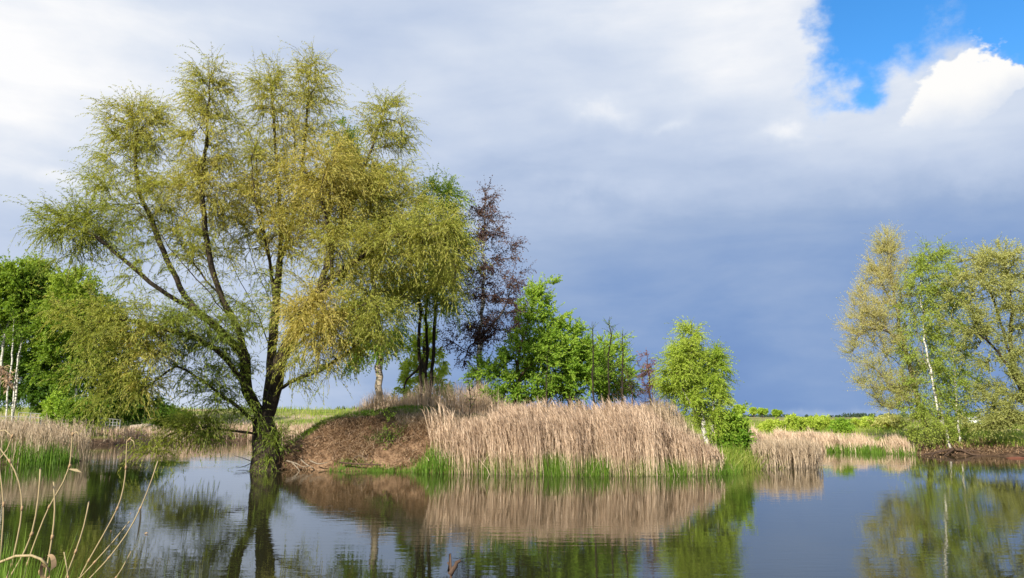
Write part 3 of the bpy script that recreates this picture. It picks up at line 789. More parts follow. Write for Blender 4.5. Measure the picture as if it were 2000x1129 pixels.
tree('maple_tree', 'yellow-green rounded tree behind the bare dark saplings', 'tree', 32.5,
     [(True, [(1188, 790), (1188, 750), (1186, 700), (1184, 660)])],
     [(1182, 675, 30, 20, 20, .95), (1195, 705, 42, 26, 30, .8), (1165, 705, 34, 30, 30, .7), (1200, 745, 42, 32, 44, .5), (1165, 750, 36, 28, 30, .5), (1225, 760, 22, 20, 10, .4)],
     27, MB['dark_bark'], ML['green'], .10, tw=(5, .36, .12), droop=.10, per=20, ll=.062, lw=.055, tri=True, vvar=.25)

def sapling(label, px, base, top, d, seed, lean=0, leaf='green', wdt=22, n=26, per=2, bark='dark_bark', base_r=.035, tint=.3):
    h = base - top
    lob = [(px + lean * .9, top + h * .08, wdt * .35, h * .07, n // 5, tint), (px + lean * .7, top + h * .25, wdt * .7, h * .12, n // 3, tint), (px + lean * .4, top + h * .5, wdt, h * .16, n // 2, tint)]
    return plant('sapling', label, 'sapling', d, [(True, [(px, base), (px + lean * .4, base - h * .4), (px + lean, top)])], lob, seed, MB[bark], ML[leaf], base_r,
                 group='thin saplings among the reeds', tip=.006, tw=(2, .22, .08), droop=.05, per=per, ll=.05, lw=.03, up=.5, twig_w=.005)


sapling('nearly bare spiky sapling, leftmost of three before the yellow-green tree', 1160, 800, 628, 28.6, 31, -2)
sapling('tallest nearly bare dark sapling with forked twiggy top in front of the yellow-green tree', 1187, 805, 618, 28.4, 32, 4, wdt=30, n=40)
sapling('nearly bare dark sapling at the thicket edge, rightmost of three, beside the open sky', 1213, 806, 652, 28.2, 33, 3, wdt=30, n=40)
sapling('thin dark sapling standing against the green maple leaves above the reeds', 1068, 800, 690, 28.4, 34, 0, wdt=14, n=14)
sapling('slender leafy sapling with a straight grey stem at the foot of the earth bank', 757, 905, 795, 26.2, 35, 2, wdt=16, n=18, per=4, base_r=.016, tint=.5)
sapling('thin bare sapling on the mound between tall dry grass and the reed bed', 919, 815, 730, 27.6, 36, -3, wdt=24, n=16, per=1, base_r=.02)
tree('purple_sapling', 'small sapling with pinkish purple leaves left of the lime birch', 'sapling', 30.5,
     [(True, [(1268, 800), (1268, 750), (1264, 695)])], [(1262, 705, 12, 16, 9, .6), (1272, 735, 16, 24, 16, .5), (1255, 735, 14, 14, 6, .4)],
     37, MB['brown_bark'], ML['pink'], .04, tw=(4, .25, .1), droop=.1, per=5, ll=.07, lw=.035)
tree('bare_bush', 'leafless brown bush between the thicket and the lime birch', 'bush', 29.2,
     [(True, [(1238, 805), (1236, 770)]), (True, [(1246, 806), (1262, 770)]), (True, [(1228, 806), (1215, 780)])],
     [(1245, 745, 34, 30, 40, .3), (1225, 770, 24, 18, 16, .3), (1275, 770, 20, 20, 14, .3)],
     38, MB['brown_bark'], ML['purple'], .03, tw=(4, .35, .1), droop=.02, per=1, ll=.03, lw=.02, up=.6, foliage='foliage', stem='stems', twig_w=.005)
tree('birch_tree', 'lime-green feathery birch with thin white stems at the end of the reed bed', 'tree', 28.6,
     [(True, [(1386, 862), (1372, 820), (1360, 770), (1352, 700), (1350, 635)]), (True, [(1390, 862, .2), (1392, 800, .2), (1396, 740, .2), (1400, 690, .2)]), (False, [(1372, 820), (1340, 775, -.3), (1318, 720, -.4)])],
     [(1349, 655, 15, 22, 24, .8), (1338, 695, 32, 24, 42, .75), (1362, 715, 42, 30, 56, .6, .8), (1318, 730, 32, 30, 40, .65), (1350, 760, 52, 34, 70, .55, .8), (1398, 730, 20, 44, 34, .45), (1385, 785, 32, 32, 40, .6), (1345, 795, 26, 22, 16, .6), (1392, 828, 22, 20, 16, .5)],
     41, MB['birch_bark'], ML['lime'], .085, tw=(8, .5, .16), droop=.34, per=18, ll=.052, lw=.040, tri=True, up=.25, vvar=.16)
tree('waterside_bush', 'dense dark green bush at the right end of the island by the water', 'bush', 28.6,
     [(True, [(1440, 902), (1436, 860), (1430, 820)]), (True, [(1446, 902, .2), (1452, 865, .2)]), (True, [(1434, 902, -.1), (1420, 870, -.1)])],
     [(1436, 862, 22, 34, 70, .25), (1448, 872, 14, 28, 36, .2), (1425, 830, 22, 20, 28, .6), (1440, 815, 16, 20, 14, .8), (1418, 868, 12, 24, 20, .3), (1442, 895, 18, 10, 26, .2), (1415, 898, 16, 10, 14, .35)],
     42, MB['dark_bark'], ML['green'], .04, tw=(5, .26, .1), droop=.1, per=8, ll=.085, lw=.06, foliage='foliage', stem='stems')
tree('bank_bush', 'small dark scrubby bush low on the bare earth bank', 'bush', 26.6,
     [(True, [(752, 890), (750, 870)]), (True, [(760, 890), (775, 868)])], [(752, 870, 22, 20, 26, .2), (780, 872, 14, 12, 10, .5), (735, 860, 16, 12, 8, .3)],
     43, MB['brown_bark'], ML['deep'], .014, tw=(4, .22, .08), droop=.05, per=4, ll=.035, lw=.025, foliage='foliage', stem='stems')

# ------------------------------------------------------------------ left shore: birch wood, shrubs
left_trees = [
    ('birch at the left edge with a leaning white forked trunk', [(True, [(-6, 800), (2, 720), (8, 660), (24, 600), (33, 550)]), (False, [(8, 655), (-14, 610), (-22, 560)]), (False, [(20, 615), (40, 588, .6)])],
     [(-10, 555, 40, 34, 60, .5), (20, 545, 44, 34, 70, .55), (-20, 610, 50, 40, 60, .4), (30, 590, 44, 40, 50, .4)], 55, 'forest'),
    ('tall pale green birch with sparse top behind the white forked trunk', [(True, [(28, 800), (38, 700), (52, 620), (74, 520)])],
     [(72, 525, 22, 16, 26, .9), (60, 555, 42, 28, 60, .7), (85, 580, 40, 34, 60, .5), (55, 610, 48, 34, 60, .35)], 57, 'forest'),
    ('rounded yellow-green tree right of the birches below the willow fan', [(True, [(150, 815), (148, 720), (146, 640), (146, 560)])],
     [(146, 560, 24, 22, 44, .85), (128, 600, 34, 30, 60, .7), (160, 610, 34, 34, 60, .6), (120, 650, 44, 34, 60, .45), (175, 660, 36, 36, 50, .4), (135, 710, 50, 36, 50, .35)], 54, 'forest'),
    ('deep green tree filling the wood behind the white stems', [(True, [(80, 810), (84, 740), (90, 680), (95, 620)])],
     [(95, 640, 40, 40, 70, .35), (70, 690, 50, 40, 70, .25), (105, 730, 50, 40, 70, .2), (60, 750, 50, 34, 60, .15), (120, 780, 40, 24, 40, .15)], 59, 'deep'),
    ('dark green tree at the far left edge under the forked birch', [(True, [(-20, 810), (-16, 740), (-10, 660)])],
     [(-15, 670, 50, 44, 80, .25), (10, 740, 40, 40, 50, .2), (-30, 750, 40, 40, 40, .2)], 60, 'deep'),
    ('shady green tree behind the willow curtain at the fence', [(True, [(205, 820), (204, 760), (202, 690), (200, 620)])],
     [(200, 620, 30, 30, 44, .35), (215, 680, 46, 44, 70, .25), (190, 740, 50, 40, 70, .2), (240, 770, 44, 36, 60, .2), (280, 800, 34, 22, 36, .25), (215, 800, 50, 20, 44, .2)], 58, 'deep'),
]
for i, (lab, lm, lb, d, lf) in enumerate(left_trees):
    lb = [x[:5] + (min(1, x[5] + .12),) for x in lb]
    tree('birch_tree' if i < 2 else 'broadleaf_tree', lab, 'tree', d, lm, lb, 60 + i, MB['birch_bark'] if i < 3 else MB['dark_bark'], ML[lf], .085, group='trees of the left shore wood',
         tip=.012, step=.6, tw=(5, .9, .3), droop=.3, per=14, ll=.15, lw=.13, tri=True, vvar=.2, twig_w=.008, bare=.3 if i < 2 else .1)
for i, (pts, lab) in enumerate(([[(14, 800), (18, 740), (24, 690), (26, 640)], 'white birch stem standing bare, second from the left edge'],
                                [[(26, 800), (30, 740), (38, 690), (44, 650)], 'slim leaning white birch stem, third from the left edge'])):
    plant('slim_birch', lab, 'tree', 52 + i * .6, [(True, pts)], [(pts[-1][0] + 2, pts[-1][1] - 10, 14, 18, 10, .4), (pts[-1][0], pts[-1][1] + 10, 16, 14, 6, .3)], 70 + i, MB['birch_bark'], ML['forest'], .055,
          group='white stems in the left wood', tip=.012, step=.5, tw=(3, .6, .2), per=6, ll=.14, lw=.10, twig_w=.008)
tree('young_bush', 'bright green young bush in front of the dark wood above the left reeds', 'bush', 49, [(True, [(106, 822), (106, 800), (105, 775)])],
     [(105, 780, 8, 12, 14, .8), (106, 798, 15, 16, 36, .7), (112, 812, 16, 12, 24, .6)], 75, MB['brown_bark'], ML['green'], .05, tw=(5, .4, .15), droop=.05, per=8, ll=.12, lw=.07, foliage='foliage', stem='stems')
tree('shrub', 'leafy shrub beside the railing under the willow curtain', 'bush', 47, [(True, [(160, 838), (160, 815), (158, 795)])],
     [(160, 815, 22, 18, 50, .5), (178, 800, 30, 20, 44, .4), (150, 800, 20, 18, 26, .5)], 76, MB['dark_bark'], ML['forest'], .05, tw=(5, .4, .15), droop=.15, per=8, ll=.12, lw=.07, foliage='foliage', stem='stems')
tree('shrub', 'sunny light green shrub on the far bank left of the willow trunk', 'bush', 62, [(True, [(335, 838), (335, 820), (334, 806)])],
     [(330, 815, 24, 14, 50, .8), (352, 820, 22, 12, 34, .6), (312, 824, 16, 10, 18, .7)], 77, MB['brown_bark'], ML['lime'], .05, tw=(5, .5, .2), droop=.05, per=8, ll=.15, lw=.09, foliage='foliage', stem='stems')

# ------------------------------------------------------------------ right shore trees
tree('aspen_tree', 'tall airy tan-leaved tree leaning left on the right bank', 'tree', 38,
     [(True, [(1838, 882), (1815, 858), (1801, 816), (1782, 738), (1768, 682), (1751, 604), (1741, 544), (1733, 460)]), (False, [(1768, 690), (1738, 650, -.5), (1700, 610, -.8), (1665, 570, -1)]), (False, [(1780, 730), (1730, 690, .6), (1670, 665, .9)]),
      (False, [(1790, 770), (1740, 750, -.6), (1690, 735, -1)]), (False, [(1751, 604), (1725, 560, .4), (1700, 510, .6)]), (False, [(1795, 800), (1740, 795, .5), (1700, 790, .6)]), (False, [(1751, 604), (1768, 545, -.3), (1770, 500, -.4)])],
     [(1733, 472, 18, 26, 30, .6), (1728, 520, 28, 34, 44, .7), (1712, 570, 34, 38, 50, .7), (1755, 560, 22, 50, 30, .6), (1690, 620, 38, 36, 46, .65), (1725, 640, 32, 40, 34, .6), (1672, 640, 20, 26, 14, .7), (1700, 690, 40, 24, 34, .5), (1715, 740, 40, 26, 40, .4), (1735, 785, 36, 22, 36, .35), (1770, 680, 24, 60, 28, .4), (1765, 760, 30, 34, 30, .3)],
     81, MB['pale_bark'], ML['tan'], .12, tip=.008, tw=(7, .6, .2), droop=-.05, per=16, ll=.05, lw=.033, tri=True, up=.75, vvar=.12, out=.5)
tree('birch_tree', 'green birch with slender white leaning trunk in the middle of the right bank group', 'tree', 37,
     [(True, [(1862, 878), (1850, 850), (1835, 811), (1824, 760), (1814, 705), (1803, 625), (1797, 560), (1805, 500)]), (True, [(1856, 876, .3), (1842, 820, .3), (1828, 760, .3), (1800, 680, .3), (1786, 610, .3)])],
     [(1812, 500, 26, 20, 30, .45), (1842, 510, 26, 24, 28, .5), (1800, 545, 36, 30, 50, .55), (1790, 610, 36, 40, 56, .6), (1830, 600, 40, 44, 50, .55, .2), (1800, 680, 44, 40, 60, .5, .2), (1825, 740, 44, 36, 56, .4, .8), (1795, 780, 34, 34, 44, .45), (1810, 830, 30, 28, 36, .55)],
     82, MB['birch_bark'], ML['olive'], .055, tw=(6, .6, .2), droop=.35, per=9, ll=.065, lw=.055, tri=True, up=.1, vvar=.13)
tree('birch_tree', 'upright thin white-stemmed birch right of the leaning one on the right bank', 'tree', 37.6,
     [(True, [(1876, 876), (1872, 830), (1866, 752), (1861, 660), (1858, 560)])],
     [(1860, 560, 30, 34, 40, .6), (1865, 630, 44, 40, 50, .45), (1858, 700, 40, 40, 50, .4, .2), (1880, 760, 34, 36, 44, .3), (1856, 800, 36, 36, 44, .35, .8), (1880, 830, 24, 24, 24, .3)],
     83, MB['birch_bark'], ML['olive'], .05, tw=(6, .6, .2), droop=.30, per=9, ll=.065, lw=.055, tri=True, up=.1, vvar=.13)
tree('willow_tree', 'grey-green spreading willow at the right edge of the photo', 'tree', 36,
     [(True, [(2030, 872), (2012, 800), (1985, 738), (1950, 690), (1916, 655), (1880, 640)]), (False, [(1985, 738), (1972, 690, .5), (1957, 641, .8), (1935, 570, 1), (1915, 512, 1)]), (False, [(1972, 690, .5), (1975, 620, .4), (1970, 550, .3), (1955, 490, .3)]),
      (False, [(2012, 800), (2010, 720, -.5), (2005, 640, -.8), (2000, 560, -1)]), (False, [(2015, 815), (1975, 815, -.8), (1940, 825, -1.2), (1915, 835, -1.4)])],
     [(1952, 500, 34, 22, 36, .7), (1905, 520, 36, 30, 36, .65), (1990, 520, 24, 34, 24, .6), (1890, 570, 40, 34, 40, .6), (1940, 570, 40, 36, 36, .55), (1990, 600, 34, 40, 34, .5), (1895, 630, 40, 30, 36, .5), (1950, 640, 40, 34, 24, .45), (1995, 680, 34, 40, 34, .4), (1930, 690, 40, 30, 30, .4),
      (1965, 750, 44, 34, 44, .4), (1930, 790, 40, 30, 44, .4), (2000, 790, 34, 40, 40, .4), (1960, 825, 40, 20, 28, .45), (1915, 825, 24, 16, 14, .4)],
     84, MB['willow_bark'], ML['sage'], .20, tip=.008, tw=(5, .6, .2), droop=.18, per=16, ll=.07, lw=.046, tri=True, up=.5, vvar=.12)

for i, (px, py, rx, ry, d, lf, tint, lab) in enumerate((
        (1443, 800, 9, 6, 88, 'lime', .5, 'round green bush on the knoll, nearest the lime birch'),
        (1471, 803, 5, 4, 90, 'lime', .6, 'small round bush second from left on the knoll crest'),
        (1489, 804, 8, 4, 92, 'lime', .4, 'broad round bush third from left on the knoll crest'),
        (1517, 807, 7, 4, 90, 'lime', .35, 'round bush at the right end of the knoll crest'),
        (1565, 832, 34, 15, 52, 'lime', .7, 'wide sunny lime-green bush behind the right reeds'),
        (1510, 838, 24, 12, 50, 'lime', .85, 'pale yellow-green low bush beside the grassy knoll'),
        (1605, 830, 22, 13, 54, 'lime', .8, 'yellow-green bush on the right bank between two others'),
        (1645, 842, 18, 18, 46, 'green', .45, 'dark fresh green bush standing among the right reeds'),
        (1700, 828, 30, 10, 58, 'lime', .75, 'long low yellow-green bush behind the pale sandy strip'),
        (1740, 826, 24, 11, 52, 'tan', .3, 'olive low bush under the airy tan-leaved tree'))):
    plant('bush', lab, 'bush', d, [(True, [(px, py + ry + 4), (px, py)]), (True, [(px + 3, py + ry + 4), (px + rx * .5, py)])],
          [(px, py, rx, ry, 70, tint, 0, rx / F * d), (px - rx * .3, py - ry * .25, rx * .5, ry * .8, 30, min(1, tint + .1), 0, rx / F * d * .6), (px + rx * .45, py + ry * .1, rx * .5, ry * .7, 26, tint, 0, rx / F * d * .6)],
          90 + i, MB['brown_bark'], ML[lf], .05, group='bushes on the right bank', tip=.008, tw=(4, .24 if d < 80 else .14, .06), droop=.05, per=7, ll=.14 if d < 80 else .17, lw=.10 if d < 80 else .13, tri=True, foliage='foliage', stem='stems', twig_w=.006)

# far pine wood on the horizon, one mass
rng = np.random.default_rng(5)
parts = []
N = 700
X = rng.uniform(-260, 420, N); Y = rng.uniform(430, 470, N); hh = 1.8 + 2.4 * rng.random(N) * (0.6 + .4 * np.sin(X * .05)); hh *= np.where(np.sin(X * .021 + 2) > -.2, 1, .5)
for k in range(14):
    base = np.stack([X + rng.normal(0, .5, N), Y + rng.normal(0, .5, N), land_h(X, Y) + hh * (.15 + .06 * k)], -1)
    Vb, Qb, _ = blades(base, hh * .34, 2.4 * (1 - k / 18) * (.6 + .6 * rng.random(N)), rng.normal(0, .25, (N, 3)) * np.array([1, 1, 0]), rng, 2)
    parts.append((Vb, Qb, np.repeat(rng.random(N) * .6, 2)))
V, Q, v = join(parts)
tag(mk('far_wood', V, Q, mat=leaf3('far_needles', (0.03, 0.055, 0.035), (0.06, 0.09, 0.06), (0.10, 0.13, 0.08), trans=.2), v=v), 'dark line of far-off trees along the horizon', 'wood', kind='stuff')

# ------------------------------------------------------------------ reeds and grasses
rng = np.random.default_rng(77)
WIND = (-.10, .02)
def X_at(px, d): return P(px, 812, d)[0]

# dry reed bed along the front of the island
poly = [(-2.5, 25.2), (-1.6, 24.5), (1.6, 23.6), (4.9, 23.6), (6.2, 24.0), (6.8, 25.0), (6.6, 26.6), (5.4, 28.0), (3, 27.6), (0, 27.2), (-2.0, 26.4)]
X, Y = scatter(poly, 11000, rng, 1, 1.0, 1.6)
hz = np.interp(X, [-2.6, -1.6, -.6, 3.5, 4.9, 6, 6.9, 8], [.8, 1.2, 1.58, 1.68, 1.42, .92, .5, .4]) + .17 * (Y - 24) * ss(6.3, 4.3, X) + .07 * np.sin(X * 1.7) + .06 * np.sin(X * 4.1 + Y * 2)
hz = hz - np.maximum(ground_z(X, Y), 0) - .05
reed_bed('island_reeds', 'tall dry pinkish-tan reed bed along the front of the island', X, Y, np.maximum(hz, .4), 101, ML['straw'], leaf_n=1, w=.0105, lw=.013, wind=WIND, fan=.26 * ss(5.3, 7.0, X))
X, Y = scatter([(-2.8, 25.5), (-2.0, 24.8), (-1.6, 25.6), (-2.4, 26.1)], 110, rng, 1)
reed_bed('reed_clump', 'loose dry reeds at the left end of the island reed bed', X, Y, np.full(110, 1.35), 102, ML['straw'], wind=WIND)
X, Y = scatter([(-6.2, 25.7), (-3, 25.0), (1.6, 23.55), (4.9, 23.55), (7.2, 24.3), (7.2, 25), (4.8, 24.6), (1.6, 24.5), (-2.4, 25.7), (-6, 26.15)], 6500, rng, 2, .35, 1.3)
dens = ss(7.5, 1, X)
blade_field('reed_shoots', 'fresh green reed shoots at the foot of the island reed bed', X, Y, (.15 + .45 * ss(-3.6, -2.2, X)) * (.7 + .3 * dens), 103, ML['shoot'], w=.022, lean=.12, bias=(-.03, 0), cat='reeds')
# fluffy grey-tan reeds behind the right part
X, Y = scatter([(4.6, 28), (6.6, 27.8), (7.2, 29.4), (6.8, 31.2), (4.8, 31)], 2100, rng, 3)
reed_bed('reed_thicket', 'soft hazy dry reed tops in front of the lime birch', X, Y, np.maximum(.3, 2.2 - .35 * ss(5.8, 4.6, X) - 1.3 * ss(5.7, 7.0, X) - np.maximum(ground_z(X, Y), 0)), 104, ML['greystraw'], leaf_n=3, wind=WIND)
# dry tall grass on the mound top
X, Y = scatter([(-7.0, 29.6), (-4.4, 29.2), (-1.6, 28.6), (0.2, 28.2), (3, 28.2), (6, 29), (6, 31.5), (0, 31.4), (-3, 31.2), (-6.6, 31.2)], 11000, rng, 4, .7, .9)
hg = .62 + .5 * ss(-4.6, -2.6, X) * ss(0.6, -1.6, X) + .15 * np.sin(X * 3 + Y)
blade_field('tall_dry_grass', 'tall dry buff grass on top of the mound around the trunks', X, Y, np.where(X > .4, .65, hg), 105, ML['straw'], w=.014, lean=.14, bias=(-.06, 0), vbase=.66)
X, Y = scatter([(-7.4, 28.6), (-5, 28.2), (-3.0, 28.0), (-3.2, 29.2), (-5, 29.4), (-7.2, 29.6)], 3800, rng, 5, .8, 1.2)
blade_field('green_grass', 'short green grass on the brow of the earth bank', X, Y, .16 + 0 * X, 106, ML['shoot'], w=.02, lean=.5, vbase=.55)
X, Y = scatter([(-9, 27.0), (-8.2, 26.8), (-6.4, 28), (-6.8, 29.4), (-8.4, 29.6), (-9.2, 28.4)], 2600, rng, 6, .7, 1.2)
blade_field('shaded_turf', 'rough olive turf on the mound beside the willow trunk', X, Y, .16 + 0 * X, 107, ML['forest'], w=.018, lean=.5, vbase=.4)
X, Y = scatter([(-4.0, 27.2), (-3.2, 26.4), (-1.4, 26.2), (0, 27.2), (1, 28), (-2.4, 28.8), (-4.4, 28.2)], 5200, rng, 7, .8, 1.2)
blade_field('tangled_grass', 'tangled olive and dry grass between the earth bank and the reeds', X, Y, .28 + 0 * X, 108, ML['greystraw'], w=.014, lean=.7, vbase=.45)
# matted dead stems lying on the bare bank
X, Y = scatter([(-8.6, 26.8), (-7, 26.3), (-5.2, 26.0), (-3.0, 25.6), (-2.2, 26.4), (-3.2, 28.0), (-5.6, 28.2), (-7.6, 28.2)], 8000, rng, 8, .95, 1.1)
blade_field('matted_straw', 'matted brown dead stems covering the bare earth bank', X, Y, .12 + .10 * rng.random(len(X)), 109, ML['thatch'], w=.020, lean=1.7, bias=(.2, -.7), vbase=.5, vvar=.28, S=2, cat='straw')

X, Y = scatter([(-8.2, 26.7), (-7, 26.3), (-5.2, 26.0), (-3.0, 25.7), (-2.4, 26.4), (-3.2, 28.4), (-5.6, 28.6), (-7.4, 28.4)], 700, rng, 21, .9, 1.1)
blade_field('fallen_stems', 'pale fallen reed stems strewn over the earth bank', X, Y, .16 + .1 * rng.random(len(X)), 120, ML['straw'], w=.018, lean=2.6, bias=(.4, -.5), vbase=.4, vvar=.3, S=3, cat='straw', dz=.06)
X, Y = scatter([(19.2, 36.9), (22, 35.4), (25.5, 33.4), (34, 31.5), (34, 34), (26, 36.6), (21, 39)], 5200, rng, 22, .8, .9)
blade_field('bank_litter', 'dry litter and thin grass on the right-hand earth bank', X, Y, .14 + .12 * rng.random(len(X)), 121, ML['thatch'], w=.03, lean=1.1, bias=(0, -.4), vbase=.45, vvar=.3, S=2, cat='straw')
X, Y = scatter([(19.4, 37.6), (22, 36.4), (25.5, 34.6), (34, 33), (40, 36), (26, 40), (21, 41)], 4200, rng, 23, .9, .7)
blade_field('bank_grass', 'green grass on top of the right-hand earth bank', X, Y, .22 + .15 * rng.random(len(X)), 122, ML['meadow'], w=.03, lean=.4, vbase=.4, vvar=.25, S=2)
X, Y = scatter([(7.0, 24.9), (8.4, 26.4), (9.4, 28.6), (8.6, 29), (7.2, 27), (6.6, 25.4)], 1100, rng, 24, .5, 1.0)
blade_field('bank_sedge', 'mixed green and dry sedge round the dark bush at the island end', X, Y, .45 + .3 * rng.random(len(X)), 123, ML['meadow'], w=.02, lean=.35, bias=(.12, -.05), vbase=.5, vvar=.35, S=3)
# left shore reeds
X, Y = scatter([(-30, 26.5), (-21, 28.4), (-17.7, 29.6), (-16.9, 31.0), (-18.2, 33.4), (-22, 36), (-30, 34)], 4000, rng, 9, .7, 1.2)
reed_bed('left_reeds', 'dry reed bed with green feet along the left shore', X, Y, np.maximum(.5, 1.52 - np.maximum(ground_z(X, Y), 0) - .3 * ss(-19, -17, X)), 110, ML['greystraw'], leaf_n=2, wind=(-.05, .02))
X, Y = scatter([(-30, 26.2), (-21, 28.2), (-17.4, 29.3), (-16.7, 30.4), (-18, 30.6), (-22, 29.4), (-30, 28)], 3600, rng, 10, .7, 1.1)
blade_field('left_shoots', 'green shoots at the foot of the left reeds', X, Y, .62 + .2 * rng.random(len(X)), 111, ML['shoot'], w=.022, lean=.14, cat='reeds', vbase=.35)
X, Y = scatter([(-30, 46), (-24.5, 40), (-19, 33.5), (-19.8, 33), (-26, 38), (-34, 44), (-30, 52), (-22, 55), (-21, 53.5), (-24, 50.4), (-27.5, 48)], 3400, rng, 12, .6, .8)
reed_bed('far_left_reeds', 'pinkish dry reeds along the back inlet below the railing', X, Y, np.maximum(.3, .85 - np.maximum(ground_z(X, Y), 0)), 112, ML['straw'], leaf_n=2, w=.018, lw=.034, wind=(-.05, 0))
X, Y = scatter([(-23, 54), (-20.6, 56.4), (-13, 55.6), (-5, 52), (-5, 54), (-13, 58), (-21, 59), (-24, 56)], 2000, rng, 13, .5, .8)
reed_bed('back_reeds', 'dry reeds on the far bank seen left of the willow trunk', X, Y, np.maximum(.4, 1.1 - np.maximum(ground_z(X, Y), 0)), 113, ML['straw'], leaf_n=2, w=.018, lw=.036, wind=(-.05, 0))

# right shore reeds and grasses
X, Y = scatter([(8.6, 27.3), (10.6, 27.3), (11.3, 28.2), (11, 30), (9.2, 30)], 1500, rng, 14)
reed_bed('water_reeds', 'greyish thin reeds standing in the water right of the dark bush', X, Y, np.full(len(X), .72), 114, ML['greystraw'], leaf_n=2, wind=(-.06, 0))
X, Y = scatter([(13.2, 43.5), (16.5, 39.2), (18.4, 37.2), (19.1, 36.6), (19.3, 37.8), (18.6, 39.6), (17.2, 42), (14.5, 46), (12, 47)], 2800, rng, 15, .95, .9)
reed_bed('right_reeds', 'sunlit golden reeds fringing the right bank', X, Y, np.maximum(.15, .55 - np.maximum(ground_z(X, Y), 0) + .22 * np.sin(X * 2.3 + Y) + .18 * np.sin(X * 5.1 - Y)), 115, ML['straw'], leaf_n=2, w=.016, lw=.026, wind=(-.10, 0), vbase=.62)
X, Y = scatter([(16, 39.6), (18.2, 37.0), (19.1, 36.2), (19.3, 37.0), (18.6, 38.0), (16.6, 40.6)], 1100, rng, 16, .95, 1.0)
blade_field('right_shoots', 'green shoots at the waterline of the right bank', X, Y, .42 + 0 * X, 116, ML['shoot'], w=.026, lean=.15, cat='reeds', vbase=.5)
X, Y = scatter([(12, 47), (22, 37), (40, 33), (60, 60), (40, 80), (22, 82), (12, 66)], 11000, rng, 17, .7, .35)
blade_field('meadow_grass', 'yellow-green meadow grass on the right bank', X, Y, .30 + .15 * rng.random(len(X)), 117, ML['meadow'], w=.04, lean=.35, vbase=.5, vvar=.3, S=2)
X, Y = scatter([(-60, 62), (-14, 60), (4, 56), (8, 66), (0, 84), (-60, 88)], 9000, rng, 18, .7, .3)
blade_field('far_meadow', 'pale green meadow on the far bank behind the willow', X, Y, .35 + .2 * rng.random(len(X)), 118, ML['meadow'], w=.06, lean=.35, vbase=.5, vvar=.3, S=2)

# ------------------------------------------------------------------ small things
def tube_mesh(name, pts, r, mat, parent=None, sides=6, step=.05, v=.5, r_end=None):
    q = spline(np.asarray(pts, float), step); n = len(q)
    rr = np.linspace(r, r if r_end is None else r_end, n)
    tn = unit(np.gradient(q, axis=0)); ref = np.array([.31, .93, .2]); uu = unit(np.cross(tn, ref)); vv = np.cross(tn, uu)
    an = np.arange(sides) * 2 * math.pi / sides
    ring = q[:, None] + rr[:, None, None] * (np.cos(an)[None, :, None] * uu[:, None] + np.sin(an)[None, :, None] * vv[:, None])
    a = np.arange(n * sides).reshape(n, sides); b = np.roll(a, -1, 1)
    Q = np.stack([a[:-1], b[:-1], b[1:], a[1:]], -1).reshape(-1, 4)
    V = np.vstack([ring.reshape(-1, 3), q[0], q[-1]]); m = n * sides
    T = np.concatenate([np.stack([np.full(sides, m), b[0], a[0]], -1), np.stack([np.full(sides, m + 1), a[-1], b[-1]], -1)])
    return mk(name, V, Q, T, mat=mat, v=np.full(len(Q) + len(T), v), parent=parent, smooth=True)


# near reed stalks on the shore at the viewer's feet
stem_mat = plain('dry_stalk', (0.36, 0.28, 0.15), .6, .25, 22)
dry_leaf = plain('dry_leaf', (0.36, 0.24, 0.13), .8, .35, 40)
stalks = [
    (2.0, [(-6, 880), (0, 922), (7, 985), (4, 1050), (-2, 1110)], .0038, 'dry reed stalk hugging the left edge of the photo', None),
    (2.1, [(-14, 868), (0, 876), (19, 901), (37, 941), (43, 993), (34, 1052), (22, 1105)], .0042, 'dry reed stalk arching over to the left edge', None),
    (2.2, [(79, 914), (75, 972), (62, 1043), (37, 1098), (18, 1129)], .0050, 'thick straight snapped-off stalk left of the bent nodding stalk', None),
    (2.4, [(156, 852), (150, 843), (142, 848), (140, 870), (136, 910), (124, 941), (96, 990), (74, 1043), (53, 1102), (46, 1129)], .0044, 'tall bent dry stalk with nodding tip and a short side leaf', [(136, 916), (148, 918), (160, 923)]),
    (2.2, [(105, 941), (107, 996), (102, 1049), (94, 1095), (88, 1129)], .0050, 'thick snapped stalk right of the bent nodding stalk', None),
    (2.3, [(174, 979), (164, 1027), (148, 1077), (128, 1129)], .0046, 'short snapped stalk between the thick pair and the long leaning stalks', None),
    (2.5, [(264, 876), (261, 862), (254, 857), (248, 862), (246, 913), (241, 953), (229, 993), (201, 1046), (173, 1095), (155, 1129)], .0042, 'tall stalk with hooked tip reaching above the far reeds', None),
    (2.5, [(308, 901), (297, 935), (274, 993), (247, 1043), (213, 1089), (176, 1129)], .0042, 'longest leaning stalk, rightmost, with a hanging leaf', [(274, 993), (274, 1015), (268, 1050), (262, 1068)]),
    (2.4, [(253, 1018), (223, 1055), (185, 1098), (158, 1127)], .0040, 'leaning stalk lying just left of the longest one', None),
    (2.4, [(256, 1077), (238, 1111), (226, 1129)], .0034, 'short leaning stalk low at the bottom, right of the others', None),
    (2.1, [(125, 1078), (131, 1111), (133, 1129)], .0034, 'tiny snapped stalk low between the grass and the leaning stalks', None),
    (2.3, [(-6, 843), (10, 840), (24, 852), (14, 878), (-2, 898), (-20, 930)], .0040, 'stalk crossing the left edge above the arching one', None),
]
